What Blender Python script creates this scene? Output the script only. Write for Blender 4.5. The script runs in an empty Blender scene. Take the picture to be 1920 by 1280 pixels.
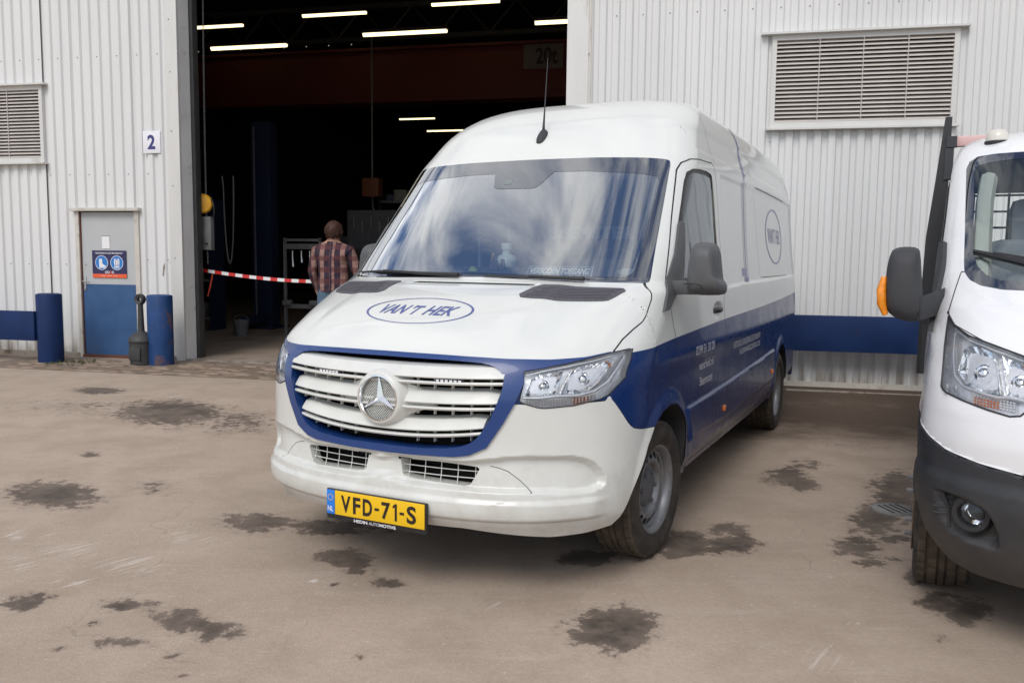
import bpy, bmesh, math, random
import numpy as np
from mathutils import Matrix, Vector
random.seed(7); np.random.seed(7)
R = math.radians
SC = bpy.context.scene
COL = SC.collection
# ------------------------------------------------------------------ camera
CAM_H, PITCH, ROLL, FPX = 1.483, 0.0974, 0.0108, 1576.15
cd = bpy.data.cameras.new('camera'); cam = bpy.data.objects.new('camera', cd); COL.objects.link(cam)
cd.sensor_width = 36; cd.lens = FPX/1920*36; cd.clip_start = .05; cd.clip_end = 3000
_dn = Vector((0, -math.sin(PITCH), -math.cos(PITCH))); _x = Vector((1, 0, 0))
_r = math.cos(ROLL)*_x - math.sin(ROLL)*_dn
_d = math.sin(ROLL)*_x + math.cos(ROLL)*_dn
_f = Vector((0, math.cos(PITCH), -math.sin(PITCH)))
m = Matrix.Identity(4)
for i in range(3):
    m[i][0], m[i][1], m[i][2] = _r[i], -_d[i], -_f[i]
m.translation = (0, 0, CAM_H)
cam.matrix_world = m
SC.camera = cam
# ------------------------------------------------------------------ sky with broken cloud, soft sun
SUN_EL, SUN_AZ = R(46), R(202)     # azimuth clockwise from +Y: behind the camera, to its left
wd = bpy.data.worlds.new('World'); SC.world = wd; wd.use_nodes = True
nt = wd.node_tree; nt.nodes.clear()
def N(t, typ, **kw):
    n = t.nodes.new(typ)
    for k, v in kw.items():
        if k.startswith('i_'):
            n.inputs[int(k[2:])].default_value = v
        else:
            setattr(n, k, v)
    return n
def L(t, a, b): t.links.new(a, b)
out = N(nt, 'ShaderNodeOutputWorld'); bg = N(nt, 'ShaderNodeBackground'); L(nt, bg.outputs[0], out.inputs[0])
sky = N(nt, 'ShaderNodeTexSky', sky_type='NISHITA', sun_disc=False, sun_elevation=SUN_EL, sun_rotation=SUN_AZ)
sky.air_density = 1.2; sky.dust_density = 1.0; sky.ozone_density = 1.5
geo = N(nt, 'ShaderNodeTexCoord')
sep = N(nt, 'ShaderNodeSeparateXYZ'); L(nt, geo.outputs['Generated'], sep.inputs[0])
def M(t, op, a, b=None, c=None, clamp=False):
    n = N(t, 'ShaderNodeMath', operation=op, use_clamp=clamp)
    for i, v in enumerate((a, b, c)):
        if v is None: continue
        if isinstance(v, (int, float)): n.inputs[i].default_value = v
        else: L(t, v, n.inputs[i])
    return n.outputs[0]
den = M(nt, 'ADD', M(nt, 'MAXIMUM', sep.outputs[2], 0.0), 0.16)
cx = M(nt, 'DIVIDE', sep.outputs[0], den); cy = M(nt, 'DIVIDE', sep.outputs[1], den)
cmb = N(nt, 'ShaderNodeCombineXYZ'); L(nt, cx, cmb.inputs[0]); L(nt, cy, cmb.inputs[1])
mp = N(nt, 'ShaderNodeMapping'); L(nt, cmb.outputs[0], mp.inputs[0])
mp.inputs['Rotation'].default_value = (0, 0, R(24)); mp.inputs['Scale'].default_value = (2.3, 1.2, 1.0); mp.inputs['Location'].default_value = (.35, .2, 0)
nz = N(nt, 'ShaderNodeTexNoise'); nz.inputs['Scale'].default_value = 2.6; nz.inputs['Detail'].default_value = 9; nz.inputs['Roughness'].default_value = .56; nz.inputs['Distortion'].default_value = .5
L(nt, mp.outputs[0], nz.inputs['Vector'])
rp = N(nt, 'ShaderNodeValToRGB'); L(nt, nz.outputs[0], rp.inputs[0])
rp.color_ramp.elements[0].position = .39; rp.color_ramp.elements[1].position = .63
rp.color_ramp.elements[0].color = (.03, .03, .03, 1); rp.color_ramp.elements[1].color = (1, 1, 1, 1)
mx = N(nt, 'ShaderNodeMix', data_type='RGBA'); L(nt, rp.outputs[0], mx.inputs[0]); skm = N(nt, 'ShaderNodeMix', data_type='RGBA', blend_type='MULTIPLY'); skm.inputs[0].default_value = 1; L(nt, sky.outputs[0], skm.inputs[6]); skm.inputs[7].default_value = (.74, .90, 1.10, 1); L(nt, skm.outputs[2], mx.inputs[6])
mx.inputs[7].default_value = (11.6, 11.1, 10.7, 1)
L(nt, mx.outputs[2], bg.inputs[0]); bg.inputs[1].default_value = .085
sl = bpy.data.lights.new('sun', 'SUN'); sl.energy = 1.35; sl.angle = R(30); sl.color = (1, .94, .86)
so = bpy.data.objects.new('sun', sl); COL.objects.link(so)
_sd = Vector((math.sin(SUN_AZ)*math.cos(SUN_EL), math.cos(SUN_AZ)*math.cos(SUN_EL), math.sin(SUN_EL)))
so.rotation_euler = (-_sd).to_track_quat('-Z', 'Y').to_euler(); so.location = (-5, -8, 14)
SC.view_settings.view_transform = 'Standard'; SC.view_settings.look = 'None'; SC.view_settings.gamma = 1
SC.view_settings.exposure = 0.42; SC.view_settings.use_curve_mapping = False
try:
    SC.render.engine = 'CYCLES'; SC.cycles.max_bounces = 8; SC.cycles.transparent_max_bounces = 12
    SC.cycles.use_denoising = True; SC.cycles.caustics_reflective = False; SC.cycles.caustics_refractive = False
    SC.cycles.sample_clamp_indirect = 4
except Exception: pass

# ------------------------------------------------------------------ materials
MATS = {}
def mat(name, col, rough=.5, metal=0., coat=0., var=.0, vscale=8., bump=0., bscale=60., spec=.5, dirt=None, dscale=3., dlo=.55, dhi=.75, streak=None, emit=None, emit_s=0, aniso=None):
    """principled material with colour variation, optional dirt patches and fine relief"""
    if name in MATS: return MATS[name]
    ma = bpy.data.materials.new(name); MATS[name] = ma; ma.use_nodes = True
    t = ma.node_tree; p = t.nodes['Principled BSDF']
    p.inputs['Base Color'].default_value = (*col, 1); p.inputs['Roughness'].default_value = rough
    p.inputs['Metallic'].default_value = metal; p.inputs['Coat Weight'].default_value = coat; p.inputs['Coat Roughness'].default_value = .04
    p.inputs['Specular IOR Level'].default_value = spec
    tc = N(t, 'ShaderNodeTexCoord'); vec = tc.outputs['Object']
    if streak:
        mpp = N(t, 'ShaderNodeMapping'); L(t, vec, mpp.inputs[0]); mpp.inputs['Scale'].default_value = streak; svec = mpp.outputs[0]
    else: svec = vec
    colout = None
    if var > 0:
        nn = N(t, 'ShaderNodeTexNoise'); nn.inputs['Scale'].default_value = vscale; nn.inputs['Detail'].default_value = 6; L(t, svec, nn.inputs['Vector'])
        mr = N(t, 'ShaderNodeMapRange'); L(t, nn.outputs[0], mr.inputs[0]); mr.inputs[1].default_value = .3; mr.inputs[2].default_value = .7
        mr.inputs[3].default_value = 1-var; mr.inputs[4].default_value = 1+var*.6
        vm = N(t, 'ShaderNodeVectorMath', operation='SCALE'); vm.inputs[0].default_value = col; L(t, mr.outputs[0], vm.inputs['Scale'])
        colout = vm.outputs[0]
        rr = N(t, 'ShaderNodeMapRange'); L(t, nn.outputs[0], rr.inputs[0]); rr.inputs[1].default_value = .3; rr.inputs[2].default_value = .7
        rr.inputs[3].default_value = rough*.85; rr.inputs[4].default_value = min(1, rough*1.2); L(t, rr.outputs[0], p.inputs['Roughness'])
    if dirt:
        nd = N(t, 'ShaderNodeTexNoise'); nd.inputs['Scale'].default_value = dscale; nd.inputs['Detail'].default_value = 9; nd.inputs['Roughness'].default_value = .65; L(t, svec, nd.inputs['Vector'])
        dr = N(t, 'ShaderNodeMapRange'); L(t, nd.outputs[0], dr.inputs[0]); dr.inputs[1].default_value = dlo; dr.inputs[2].default_value = dhi
        dm = N(t, 'ShaderNodeMix', data_type='RGBA'); L(t, dr.outputs[0], dm.inputs[0]); dm.inputs[7].default_value = (*dirt, 1)
        if colout is not None: L(t, colout, dm.inputs[6])
        else: dm.inputs[6].default_value = (*col, 1)
        colout = dm.outputs[2]
    if colout is not None: L(t, colout, p.inputs['Base Color'])
    if bump > 0:
        nb = N(t, 'ShaderNodeTexNoise'); nb.inputs['Scale'].default_value = bscale; nb.inputs['Detail'].default_value = 5; L(t, vec, nb.inputs['Vector'])
        bp = N(t, 'ShaderNodeBump'); bp.inputs['Strength'].default_value = bump; bp.inputs['Distance'].default_value = .01
        L(t, nb.outputs[0], bp.inputs['Height']); L(t, bp.outputs[0], p.inputs['Normal'])
    if emit:
        p.inputs['Emission Color'].default_value = (*emit, 1); p.inputs['Emission Strength'].default_value = emit_s
    return ma
def glass(name, tint, refl=1.0, ior=1.5, rough=0.0):
    if name in MATS: return MATS[name]
    ma = bpy.data.materials.new(name); MATS[name] = ma; ma.use_nodes = True; t = ma.node_tree; t.nodes.clear()
    o = N(t, 'ShaderNodeOutputMaterial'); tr = N(t, 'ShaderNodeBsdfTransparent' if tint else 'ShaderNodeBsdfDiffuse'); tr.inputs[0].default_value = (*(tint or (.012, .012, .018)), 1)
    gl = N(t, 'ShaderNodeBsdfGlossy'); gl.inputs['Roughness'].default_value = rough; gl.inputs['Color'].default_value = (.88, .94, 1, 1)
    fr = N(t, 'ShaderNodeFresnel'); fr.inputs[0].default_value = ior
    f2 = M(t, 'MULTIPLY', fr.outputs[0], refl, clamp=True)
    ms = N(t, 'ShaderNodeMixShader'); L(t, f2, ms.inputs[0]); L(t, tr.outputs[0], ms.inputs[1]); L(t, gl.outputs[0], ms.inputs[2]); L(t, ms.outputs[0], o.inputs[0])
    return ma
WHITE = mat('white_van_paint', (.69, .705, .68), .32, coat=.6, var=.025, vscale=3, dirt=(.42, .39, .35), dscale=90, dlo=.745, dhi=.80)
BUMPW = mat('white_bumper_paint', (.67, .685, .655), .36, coat=.45, var=.04, vscale=4, dirt=(.36, .33, .28), dscale=75, dlo=.72, dhi=.79)
BLUE = mat('blue_van_paint', (.0055, .027, .125), .26, coat=.2, spec=.28, var=.06, vscale=5)
FBLUE = mat('blue_frame_paint', (.011, .046, .185), .3, coat=.3, var=.04, vscale=6)
FORDW = mat('white_truck_paint', (.79, .80, .82), .28, coat=.6, var=.02, vscale=3)
GAP = mat('panel_gap_dark', (.02, .02, .02), .8)
BLACK = mat('black_plastic', (.018, .018, .02), .45, var=.1, vscale=30, bump=.1, bscale=400)
DGREY = mat('dark_grey_plastic', (.050, .052, .058), .62, spec=.3, var=.08, vscale=20, bump=.12, bscale=500)
MGREY = mat('mirror_grey_plastic', (.085, .088, .093), .5, var=.08, vscale=20, bump=.12, bscale=500)
BUMPG = mat('charcoal_bumper_plastic', (.030, .033, .039), .5, var=.08, vscale=12, bump=.12, bscale=500)
RUBBER = mat('tyre_rubber', (.026, .024, .022), .75, var=.15, vscale=14, dirt=(.085, .066, .048), dscale=9, dlo=.45, dhi=.8)
TREAD = mat('dusty_tread_rubber', (.052, .040, .030), .85, var=.2, vscale=20, dirt=(.11, .083, .057), dscale=12, dlo=.4, dhi=.75)
STEEL = mat('silver_wheel_steel', (.24, .245, .26), .45, metal=.55, var=.12, vscale=12, dirt=(.10, .085, .07), dscale=14, dlo=.55, dhi=.8)
VENTG = mat('vent_grey_plastic', (.095, .092, .108), .6, spec=.3, var=.1, vscale=30)
REVEAL = mat('door_reveal_paint', (.80, .80, .78), .55, var=.08, vscale=2, dirt=(.45, .42, .38), dscale=5, dlo=.58, dhi=.75)
HUBG = mat('grey_hub_plastic', (.10, .105, .115), .5, var=.1)
FACET = mat('faceted_reflector', (.90, .91, .93), .14, metal=1.)
CHROME = mat('chrome', (.85, .86, .88), .08, metal=1.)
SATIN = mat('satin_silver', (.93, .935, .95), .30, metal=.55, bump=.25, bscale=45)
FRIT = glass('windscreen_frit', None, 4.6, 1.5)
WSGLASS = glass('windscreen_glass', (.78, .86, .88), 7.5, 1.5)
SIDEGLASS = glass('side_glass', (.36, .47, .43), 1.5, 1.5)
LENS = glass('clear_lens', (.985, .99, .995), 1.3, 1.45)
AMBER = mat('amber_lens', (.80, .20, .01), .15, coat=.8, var=.25, vscale=40)
PLATEY = mat('plate_yellow', (.85, .52, .01), .4, var=.03)
PLATEB = mat('plate_blue', (.02, .20, .72), .4)
INK = mat('black_lettering', (.02, .012, .01), .5)
WPRINT = mat('white_lettering', (.75, .76, .80), .5)
BPRINT = mat('blue_lettering', (.055, .085, .30), .4, coat=.4)
MPRINT = mat('mauve_print', (.16, .17, .36), .4, coat=.4)
GRIDM = mat('grille_white', (.66, .67, .64), .4, coat=.2, var=.06, vscale=10, dirt=(.42, .38, .31), dscale=60, dlo=.66, dhi=.78)
HOLLOW = mat('dark_hollow', (.008, .008, .008), .9)
SEATM = mat('grey_seat_fabric', (.05, .055, .065), .9, var=.15, vscale=40)
CABIN = mat('cabin_dark_trim', (.045, .05, .056), .8, var=.1)
CABING = mat('cabin_grey_trim', (.22, .25, .26), .8, var=.1)
def wallmat():
    ma = mat('pale_wall_cladding', (.685, .69, .685), .5, var=.035, vscale=1.3, streak=(2, 2, .35), dirt=(.50, .46, .38), dscale=2.2, dlo=.66, dhi=.86)
    t = ma.node_tree; p = t.nodes['Principled BSDF']; src = p.inputs['Base Color'].links[0].from_socket
    tc = N(t, 'ShaderNodeTexCoord'); sp = N(t, 'ShaderNodeSeparateXYZ'); L(t, tc.outputs['Object'], sp.inputs[0])
    mp_ = N(t, 'ShaderNodeMapping'); L(t, tc.outputs['Object'], mp_.inputs[0]); mp_.inputs['Scale'].default_value = (5, 5, .8)
    n = N(t, 'ShaderNodeTexNoise'); n.inputs['Scale'].default_value = 1.6; n.inputs['Detail'].default_value = 8; L(t, mp_.outputs[0], n.inputs['Vector'])
    # splashed mud and rust low on the sheets
    h_ = M(t, 'SUBTRACT', 1.0, M(t, 'MULTIPLY', sp.outputs[2], 1.65)); k = M(t, 'ADD', h_, M(t, 'MULTIPLY_ADD', n.outputs[0], 1.7, -1.05))
    mr = N(t, 'ShaderNodeMapRange', interpolation_type='SMOOTHSTEP'); L(t, k, mr.inputs[0]); mr.inputs[1].default_value = .25; mr.inputs[2].default_value = 1.05; mr.inputs[4].default_value = .85
    mx = N(t, 'ShaderNodeMix', data_type='RGBA'); L(t, mr.outputs[0], mx.inputs[0]); L(t, src, mx.inputs[6]); mx.inputs[7].default_value = (.20, .145, .095, 1)
    # each sheet of cladding weathers a little differently
    st = M(t, 'FLOOR', M(t, 'MULTIPLY', sp.outputs[0], 1/.957)); wn = N(t, 'ShaderNodeTexWhiteNoise', noise_dimensions='1D'); L(t, st, wn.inputs['W'])
    vm = N(t, 'ShaderNodeVectorMath', operation='SCALE'); L(t, mx.outputs[2], vm.inputs[0]); L(t, M(t, 'MULTIPLY_ADD', wn.outputs[0], .07, .955), vm.inputs['Scale']); L(t, vm.outputs[0], p.inputs['Base Color'])
    return ma
def mud(ma, z1, amt, col=(.30, .255, .20)):
    """road film low on a vehicle"""
    t = ma.node_tree; p = t.nodes['Principled BSDF']; src = p.inputs['Base Color'].links[0].from_socket
    tc = N(t, 'ShaderNodeTexCoord'); sp = N(t, 'ShaderNodeSeparateXYZ'); L(t, tc.outputs['Object'], sp.inputs[0])
    n = N(t, 'ShaderNodeTexNoise'); n.inputs['Scale'].default_value = 7; n.inputs['Detail'].default_value = 8; n.inputs['Roughness'].default_value = .7; L(t, tc.outputs['Object'], n.inputs['Vector'])
    k = M(t, 'ADD', M(t, 'SUBTRACT', 1.0, M(t, 'MULTIPLY', sp.outputs[2], 1/z1)), M(t, 'MULTIPLY_ADD', n.outputs[0], 1.3, -.55))
    mr = N(t, 'ShaderNodeMapRange', interpolation_type='SMOOTHSTEP'); L(t, k, mr.inputs[0]); mr.inputs[1].default_value = .0; mr.inputs[2].default_value = .9; mr.inputs[4].default_value = amt
    mx = N(t, 'ShaderNodeMix', data_type='RGBA'); L(t, mr.outputs[0], mx.inputs[0]); L(t, src, mx.inputs[6]); mx.inputs[7].default_value = (*col, 1); L(t, mx.outputs[2], p.inputs['Base Color'])
mud(BUMPW, .62, .45); mud(BLUE, .85, .16, (.10, .085, .075)); mud(BUMPG, .7, .35, (.12, .10, .085))
WALLM = wallmat()
FLASH = mat('pale_flashing', (.62, .62, .60), .5, var=.06, vscale=2, streak=(2, 2, .4), dirt=(.32, .29, .25), dscale=3, dlo=.60, dhi=.85)
LOUVM = mat('beige_louvre', (.53, .49, .455), .55, var=.08, vscale=6)
STEELB = mat('blue_steel_paint', (.0075, .026, .098), .55, spec=.25, var=.2, vscale=4, dirt=(.025, .03, .05), dscale=5, dlo=.62, dhi=.82, bump=.05, bscale=30)
BOLLB = mat('worn_blue_steel_paint', (.018, .060, .185), .5, spec=.3, var=.25, vscale=5, dirt=(.16, .085, .05), dscale=4, dlo=.54, dhi=.66, bump=.05, bscale=30)
DOORB = mat('door_blue_paint', (.035, .095, .225), .45, var=.14, vscale=4, dirt=(.10, .12, .15), dscale=6, dlo=.6, dhi=.8)
DOORG = mat('door_grey_paint', (.46, .475, .48), .5, var=.05, vscale=3)
FRAMEW = mat('door_frame_paint', (.56, .53, .48), .55, var=.12, vscale=6, dirt=(.24, .15, .11), dscale=7, dlo=.58, dhi=.78)
RUST = mat('rust_edge', (.12, .045, .025), .8, var=.3)
STEELD = mat('dark_frame_steel', (.045, .047, .048), .5, var=.2, vscale=8)
BINM = mat('charcoal_bin_plastic', (.040, .041, .042), .55, var=.15, vscale=12, dirt=(.12, .11, .10), dscale=8, dlo=.6, dhi=.85)
SIGNW = mat('sign_white', (.78, .78, .82), .4)
SIGNN = mat('sign_navy', (.022, .022, .085), .4)
SIGNB = mat('sign_blue', (.02, .19, .55), .4)
SIGNO = mat('sign_orange', (.78, .11, .03), .4)
PAPER = mat('paper', (.78, .78, .79), .7)
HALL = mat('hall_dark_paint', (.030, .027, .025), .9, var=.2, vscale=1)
CRANE = mat('crane_red_paint', (.11, .016, .010), .6, var=.2)
LIFTB = mat('lift_dark_blue', (.012, .020, .052), .5, var=.2)
TOOLG = mat('tool_grey', (.17, .17, .17), .5, var=.2)
TOOLS = mat('tool_steel', (.5, .5, .5), .3, metal=.8)
TAPER = mat('tape_red', (.55, .02, .015), .4)
TAPEW = mat('tape_white', (.72, .72, .72), .4)
YELLOW = mat('yellow_plastic', (.72, .36, .01), .35, var=.08)
TUBE = mat('lit_tube', (1, 1, 1), .5, emit=(1, .82, .47), emit_s=1.7)
CONC = mat('concrete_sill', (.30, .27, .23), .85, var=.2, vscale=6, bump=.2, dirt=(.10, .07, .045), dscale=5, dlo=.45, dhi=.7)
def plaid():
    ma = bpy.data.materials.new('plaid_cloth'); MATS['plaid_cloth'] = ma; ma.use_nodes = True; t = ma.node_tree; p = t.nodes['Principled BSDF']
    p.inputs['Roughness'].default_value = .9
    tc = N(t, 'ShaderNodeTexCoord'); sp = N(t, 'ShaderNodeSeparateXYZ'); L(t, tc.outputs['Object'], sp.inputs[0])
    a = M(t, 'GREATER_THAN', M(t, 'SINE', M(t, 'MULTIPLY', sp.outputs[0], 47.)), .15)
    b = M(t, 'GREATER_THAN', M(t, 'SINE', M(t, 'MULTIPLY', sp.outputs[2], 41.)), .2)
    c = M(t, 'GREATER_THAN', M(t, 'SINE', M(t, 'MULTIPLY_ADD', sp.outputs[0], 31., 1.)), .93)
    m1 = N(t, 'ShaderNodeMix', data_type='RGBA'); L(t, a, m1.inputs[0]); m1.inputs[6].default_value = (.030, .016, .030, 1); m1.inputs[7].default_value = (.27, .155, .13, 1)
    m2 = N(t, 'ShaderNodeMix', data_type='RGBA'); L(t, M(t, 'MULTIPLY', b, .62), m2.inputs[0]); L(t, m1.outputs[2], m2.inputs[6]); m2.inputs[7].default_value = (.10, .028, .030, 1)
    m3 = N(t, 'ShaderNodeMix', data_type='RGBA'); L(t, c, m3.inputs[0]); L(t, m2.outputs[2], m3.inputs[6]); m3.inputs[7].default_value = (.02, .012, .03, 1)
    nb = N(t, 'ShaderNodeTexNoise'); nb.inputs['Scale'].default_value = 9; L(t, tc.outputs['Object'], nb.inputs['Vector']); bp = N(t, 'ShaderNodeBump'); bp.inputs['Strength'].default_value = .9; bp.inputs['Distance'].default_value = .05; L(t, nb.outputs[0], bp.inputs['Height']); L(t, bp.outputs[0], p.inputs['Normal'])
    L(t, m3.outputs[2], p.inputs['Base Color']); return ma
PLAID = plaid()
JEANS = mat('blue_denim', (.09, .15, .22), .9, var=.2, vscale=20)
SKIN = mat('skin', (.42, .22, .15), .6, var=.05)
HAIR = mat('red_brown_hair', (.050, .017, .009), .7, var=.3, vscale=60)

# ------------------------------------------------------------------ object helpers
def tag(o, label=None, cat=None, group=None, kind=None):
    if label: o['label'] = label
    if cat: o['category'] = cat
    if group: o['group'] = group
    if kind: o['kind'] = kind
    return o
def empty(name, loc=(0, 0, 0), rz=0, label=None, cat=None, group=None, parent=None):
    o = bpy.data.objects.new(name, None); COL.objects.link(o); o.location = loc; o.rotation_euler = (0, 0, rz); o.empty_display_size = .2
    if parent: o.parent = parent
    return tag(o, label, cat, group)
def link_mesh(name, me, mats, parent=None, loc=None, rot=None):
    o = bpy.data.objects.new(name, me); COL.objects.link(o)
    if mats is not None:
        for x in (mats if isinstance(mats, (list, tuple)) else [mats]): me.materials.append(x)
    if parent: o.parent = parent
    if loc: o.location = loc
    if rot: o.rotation_euler = rot
    return o
class MB:
    """collects shapes into one mesh"""
    def __init__(s, flip=False): s.v = []; s.f = []; s.m = []; s.flip = flip; s.cur = 0
    def add(s, vs, fs, mi=None):
        b = len(s.v); s.v += [tuple(map(float, p)) for p in vs]; s.f += [[i+b for i in f] for f in fs]; s.m += [s.cur if mi is None else mi]*len(fs); return s
    def bm(s, b, mi=None):
        b.verts.index_update(); s.add([v.co[:] for v in b.verts], [[v.index for v in f.verts] for f in b.faces], mi); b.free(); return s
    def box(s, c, d, rz=0, bev=0, mi=None, mtx=None):
        b = bmesh.new(); bmesh.ops.create_cube(b, size=1); bmesh.ops.scale(b, vec=d, verts=b.verts)
        if bev: bmesh.ops.bevel(b, geom=b.edges[:], offset=bev, segments=2, affect='EDGES', profile=.6)
        mm = Matrix.Translation(c) @ Matrix.Rotation(rz, 4, 'Z')
        if mtx is not None: mm = Matrix.Translation(c) @ mtx
        bmesh.ops.transform(b, matrix=mm, verts=b.verts); return s.bm(b, mi)
    def cyl(s, p0, p1, r0, r1=None, seg=16, mi=None, cap=True):
        r1 = r0 if r1 is None else r1
        p0, p1 = Vector(p0), Vector(p1); z = (p1-p0).normalized(); x = z.orthogonal().normalized(); y = z.cross(x)
        vs = []; 
        for p, r in ((p0, r0), (p1, r1)):
            for k in range(seg):
                a = 2*math.pi*k/seg; vs.append(p+x*math.cos(a)*r+y*math.sin(a)*r)
        fs = [[k, (k+1) % seg, seg+(k+1) % seg, seg+k] for k in range(seg)]
        if cap: fs += [list(range(seg-1, -1, -1)), list(range(seg, 2*seg))]
        return s.add(vs, fs, mi)
    def lathe(s, prof, axis='z', c=(0, 0, 0), seg=32, mi=None, mod=None):
        """prof: list of (r, h); axis z or x"""
        vs = []; n = len(prof)
        for k in range(seg):
            a = 2*math.pi*k/seg
            for j, (r, h) in enumerate(prof):
                rr = r+(mod(k, j) if mod else 0)
                if axis == 'z': vs.append((c[0]+rr*math.cos(a), c[1]+rr*math.sin(a), c[2]+h))
                elif axis == 'x': vs.append((c[0]+h, c[1]+rr*math.cos(a), c[2]+rr*math.sin(a)))
                else: vs.append((c[0]-rr*math.cos(a), c[1]+h, c[2]+rr*math.sin(a)))
        fs = [[k*n+j, ((k+1) % seg)*n+j, ((k+1) % seg)*n+j+1, k*n+j+1] for k in range(seg) for j in range(n-1)]
        return s.add(vs, fs, mi)
    def tube(s, pts, r, seg=8, mi=None):
        pts = [Vector(p) for p in pts]; vs = []; n = len(pts); up = None
        for i, p in enumerate(pts):
            t = (pts[min(i+1, n-1)]-pts[max(i-1, 0)]).normalized()
            if up is None: up = t.orthogonal().normalized()
            up = (up-t*up.dot(t)).normalized(); b = t.cross(up); rr = r[i] if isinstance(r, (list, tuple)) else r
            vs += [p+up*math.cos(2*math.pi*k/seg)*rr+b*math.sin(2*math.pi*k/seg)*rr for k in range(seg)]
        fs = [[i*seg+k, i*seg+(k+1) % seg, (i+1)*seg+(k+1) % seg, (i+1)*seg+k] for i in range(n-1) for k in range(seg)]
        fs += [list(range(seg-1, -1, -1)), list(range((n-1)*seg, n*seg))]
        return s.add(vs, fs, mi)
    def prism(s, poly, fn, d0, d1, mi=None):
        """poly 2D outline, fn(a,b,depth)->point"""
        n = len(poly); vs = [fn(a, b, d0) for a, b in poly]+[fn(a, b, d1) for a, b in poly]
        fs = [list(range(n)), list(range(2*n-1, n-1, -1))]+[[k, k+n, (k+1) % n+n, (k+1) % n] for k in range(n)]
        return s.add(vs, fs, mi)
    def sweep(s, secs, closed=True, caps=True, mi=None):
        """list of equal-length sections"""
        n = len(secs[0]); vs = [p for q in secs for p in q]
        rng = n if closed else n-1
        fs = [[i*n+k, i*n+(k+1) % n, (i+1)*n+(k+1) % n, (i+1)*n+k] for i in range(len(secs)-1) for k in range(rng)]
        if caps and closed: fs += [list(range(n-1, -1, -1)), list(range((len(secs)-1)*n, len(secs)*n))]
        return s.add(vs, fs, mi)
    def build(s, name, mats, parent=None, smooth=40, loc=None, rot=None, fixn=True):
        v = s.v; 
        if s.flip: v = [(a, -b, c) for a, b, c in v]
        me = bpy.data.meshes.new(name); me.from_pydata(v, [], s.f)
        if any(s.m): me.polygons.foreach_set('material_index', s.m)
        if fixn:
            b = bmesh.new(); b.from_mesh(me); bmesh.ops.recalc_face_normals(b, faces=b.faces); b.to_mesh(me); b.free()
        if smooth:
            me.polygons.foreach_set('use_smooth', [True]*len(me.polygons)); me.set_sharp_from_angle(angle=R(smooth))
        me.update()
        return link_mesh(name, me, mats, parent, loc, rot)
def text2d(body, size=1, shear=0, bold=0.0, spacing=1.0):
    """built-in font text as flat triangles, bounding box normalised to start at 0,0; returns verts, faces, width, height"""
    cu = bpy.data.curves.new('t', 'FONT'); cu.body = body; cu.size = size; cu.shear = shear; cu.offset = bold; cu.space_character = spacing; cu.fill_mode = 'FRONT'; cu.resolution_u = 4
    o = bpy.data.objects.new('t', cu); COL.objects.link(o)
    dg = bpy.context.evaluated_depsgraph_get(); me = bpy.data.meshes.new_from_object(o.evaluated_get(dg))
    vs = np.array([v.co[:2] for v in me.vertices]); fs = [list(p.vertices) for p in me.polygons]
    bpy.data.objects.remove(o); bpy.data.curves.remove(cu); bpy.data.meshes.remove(me)
    lo, hi = vs.min(0), vs.max(0); vs = vs-lo
    return vs, fs, hi[0]-lo[0], hi[1]-lo[1]
def text_on(name, body, fn, w, h, mats, parent, shear=0, bold=0., flip=False, spacing=1.):
    """text fitted to w x h and laid on a surface by fn(a, b) with a in 0..w, b in 0..h"""
    vs, fs, tw, th = text2d(body, 1, shear, bold, spacing)
    P = [fn(a*w/tw, b*h/th) for a, b in vs]
    mb = MB(flip); mb.add(P, fs); return mb.build(name, mats, parent, smooth=0, fixn=False)
# ------------------------------------------------------------------ surface shells for the two vehicles
def pchip(xs, ys):
    xs = np.array(xs, float); ys = np.array(ys, float); h = np.diff(xs); d = np.diff(ys)/h
    m = np.zeros(len(xs)); m[0] = d[0]; m[-1] = d[-1]
    for i in range(1, len(xs)-1):
        if d[i-1]*d[i] > 0:
            w1 = 2*h[i]+h[i-1]; w2 = h[i]+2*h[i-1]; m[i] = (w1+w2)/(w1/d[i-1]+w2/d[i])
    def f(x):
        x = np.clip(np.asarray(x, float), xs[0], xs[-1]); i = np.clip(np.searchsorted(xs, x)-1, 0, len(h)-1)
        t = (x-xs[i])/h[i]
        return ((1+2*t)*(1-t)**2*ys[i]+t*(1-t)**2*h[i]*m[i]+t*t*(3-2*t)*ys[i+1]+t*t*(t-1)*h[i]*m[i+1])
    return f
def sd_poly(A, B, poly):
    """signed distance to polygon, negative inside"""
    P = np.array(poly, float); d = np.full(A.shape, 1e9); ins = np.zeros(A.shape, bool); n = len(P)
    for i in range(n):
        (x0, y0), (x1, y1) = P[i], P[(i+1) % n]
        ex, ey = x1-x0, y1-y0; wx, wy = A-x0, B-y0; t = np.clip((wx*ex+wy*ey)/(ex*ex+ey*ey+1e-12), 0, 1)
        d = np.minimum(d, (wx-ex*t)**2+(wy-ey*t)**2)
        c = ((y0 <= B) & (y1 > B)) | ((y1 <= B) & (y0 > B))
        if abs(ey) > 1e-12: ins ^= c & (A < x0+(B-y0)/ey*ex)
    d = np.sqrt(d); return np.where(ins, -d, d)
def d_line(A, B, line):
    P = np.array(line, float); d = np.full(A.shape, 1e9)
    for i in range(len(P)-1):
        (x0, y0), (x1, y1) = P[i], P[i+1]; ex, ey = x1-x0, y1-y0; wx, wy = A-x0, B-y0
        t = np.clip((wx*ex+wy*ey)/(ex*ex+ey*ey+1e-12), 0, 1); d = np.minimum(d, (wx-ex*t)**2+(wy-ey*t)**2)
    return np.sqrt(d)
def sstep(x, a, b):
    t = np.clip((x-a)/(b-a), 0, 1); return t*t*(3-2*t)
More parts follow.
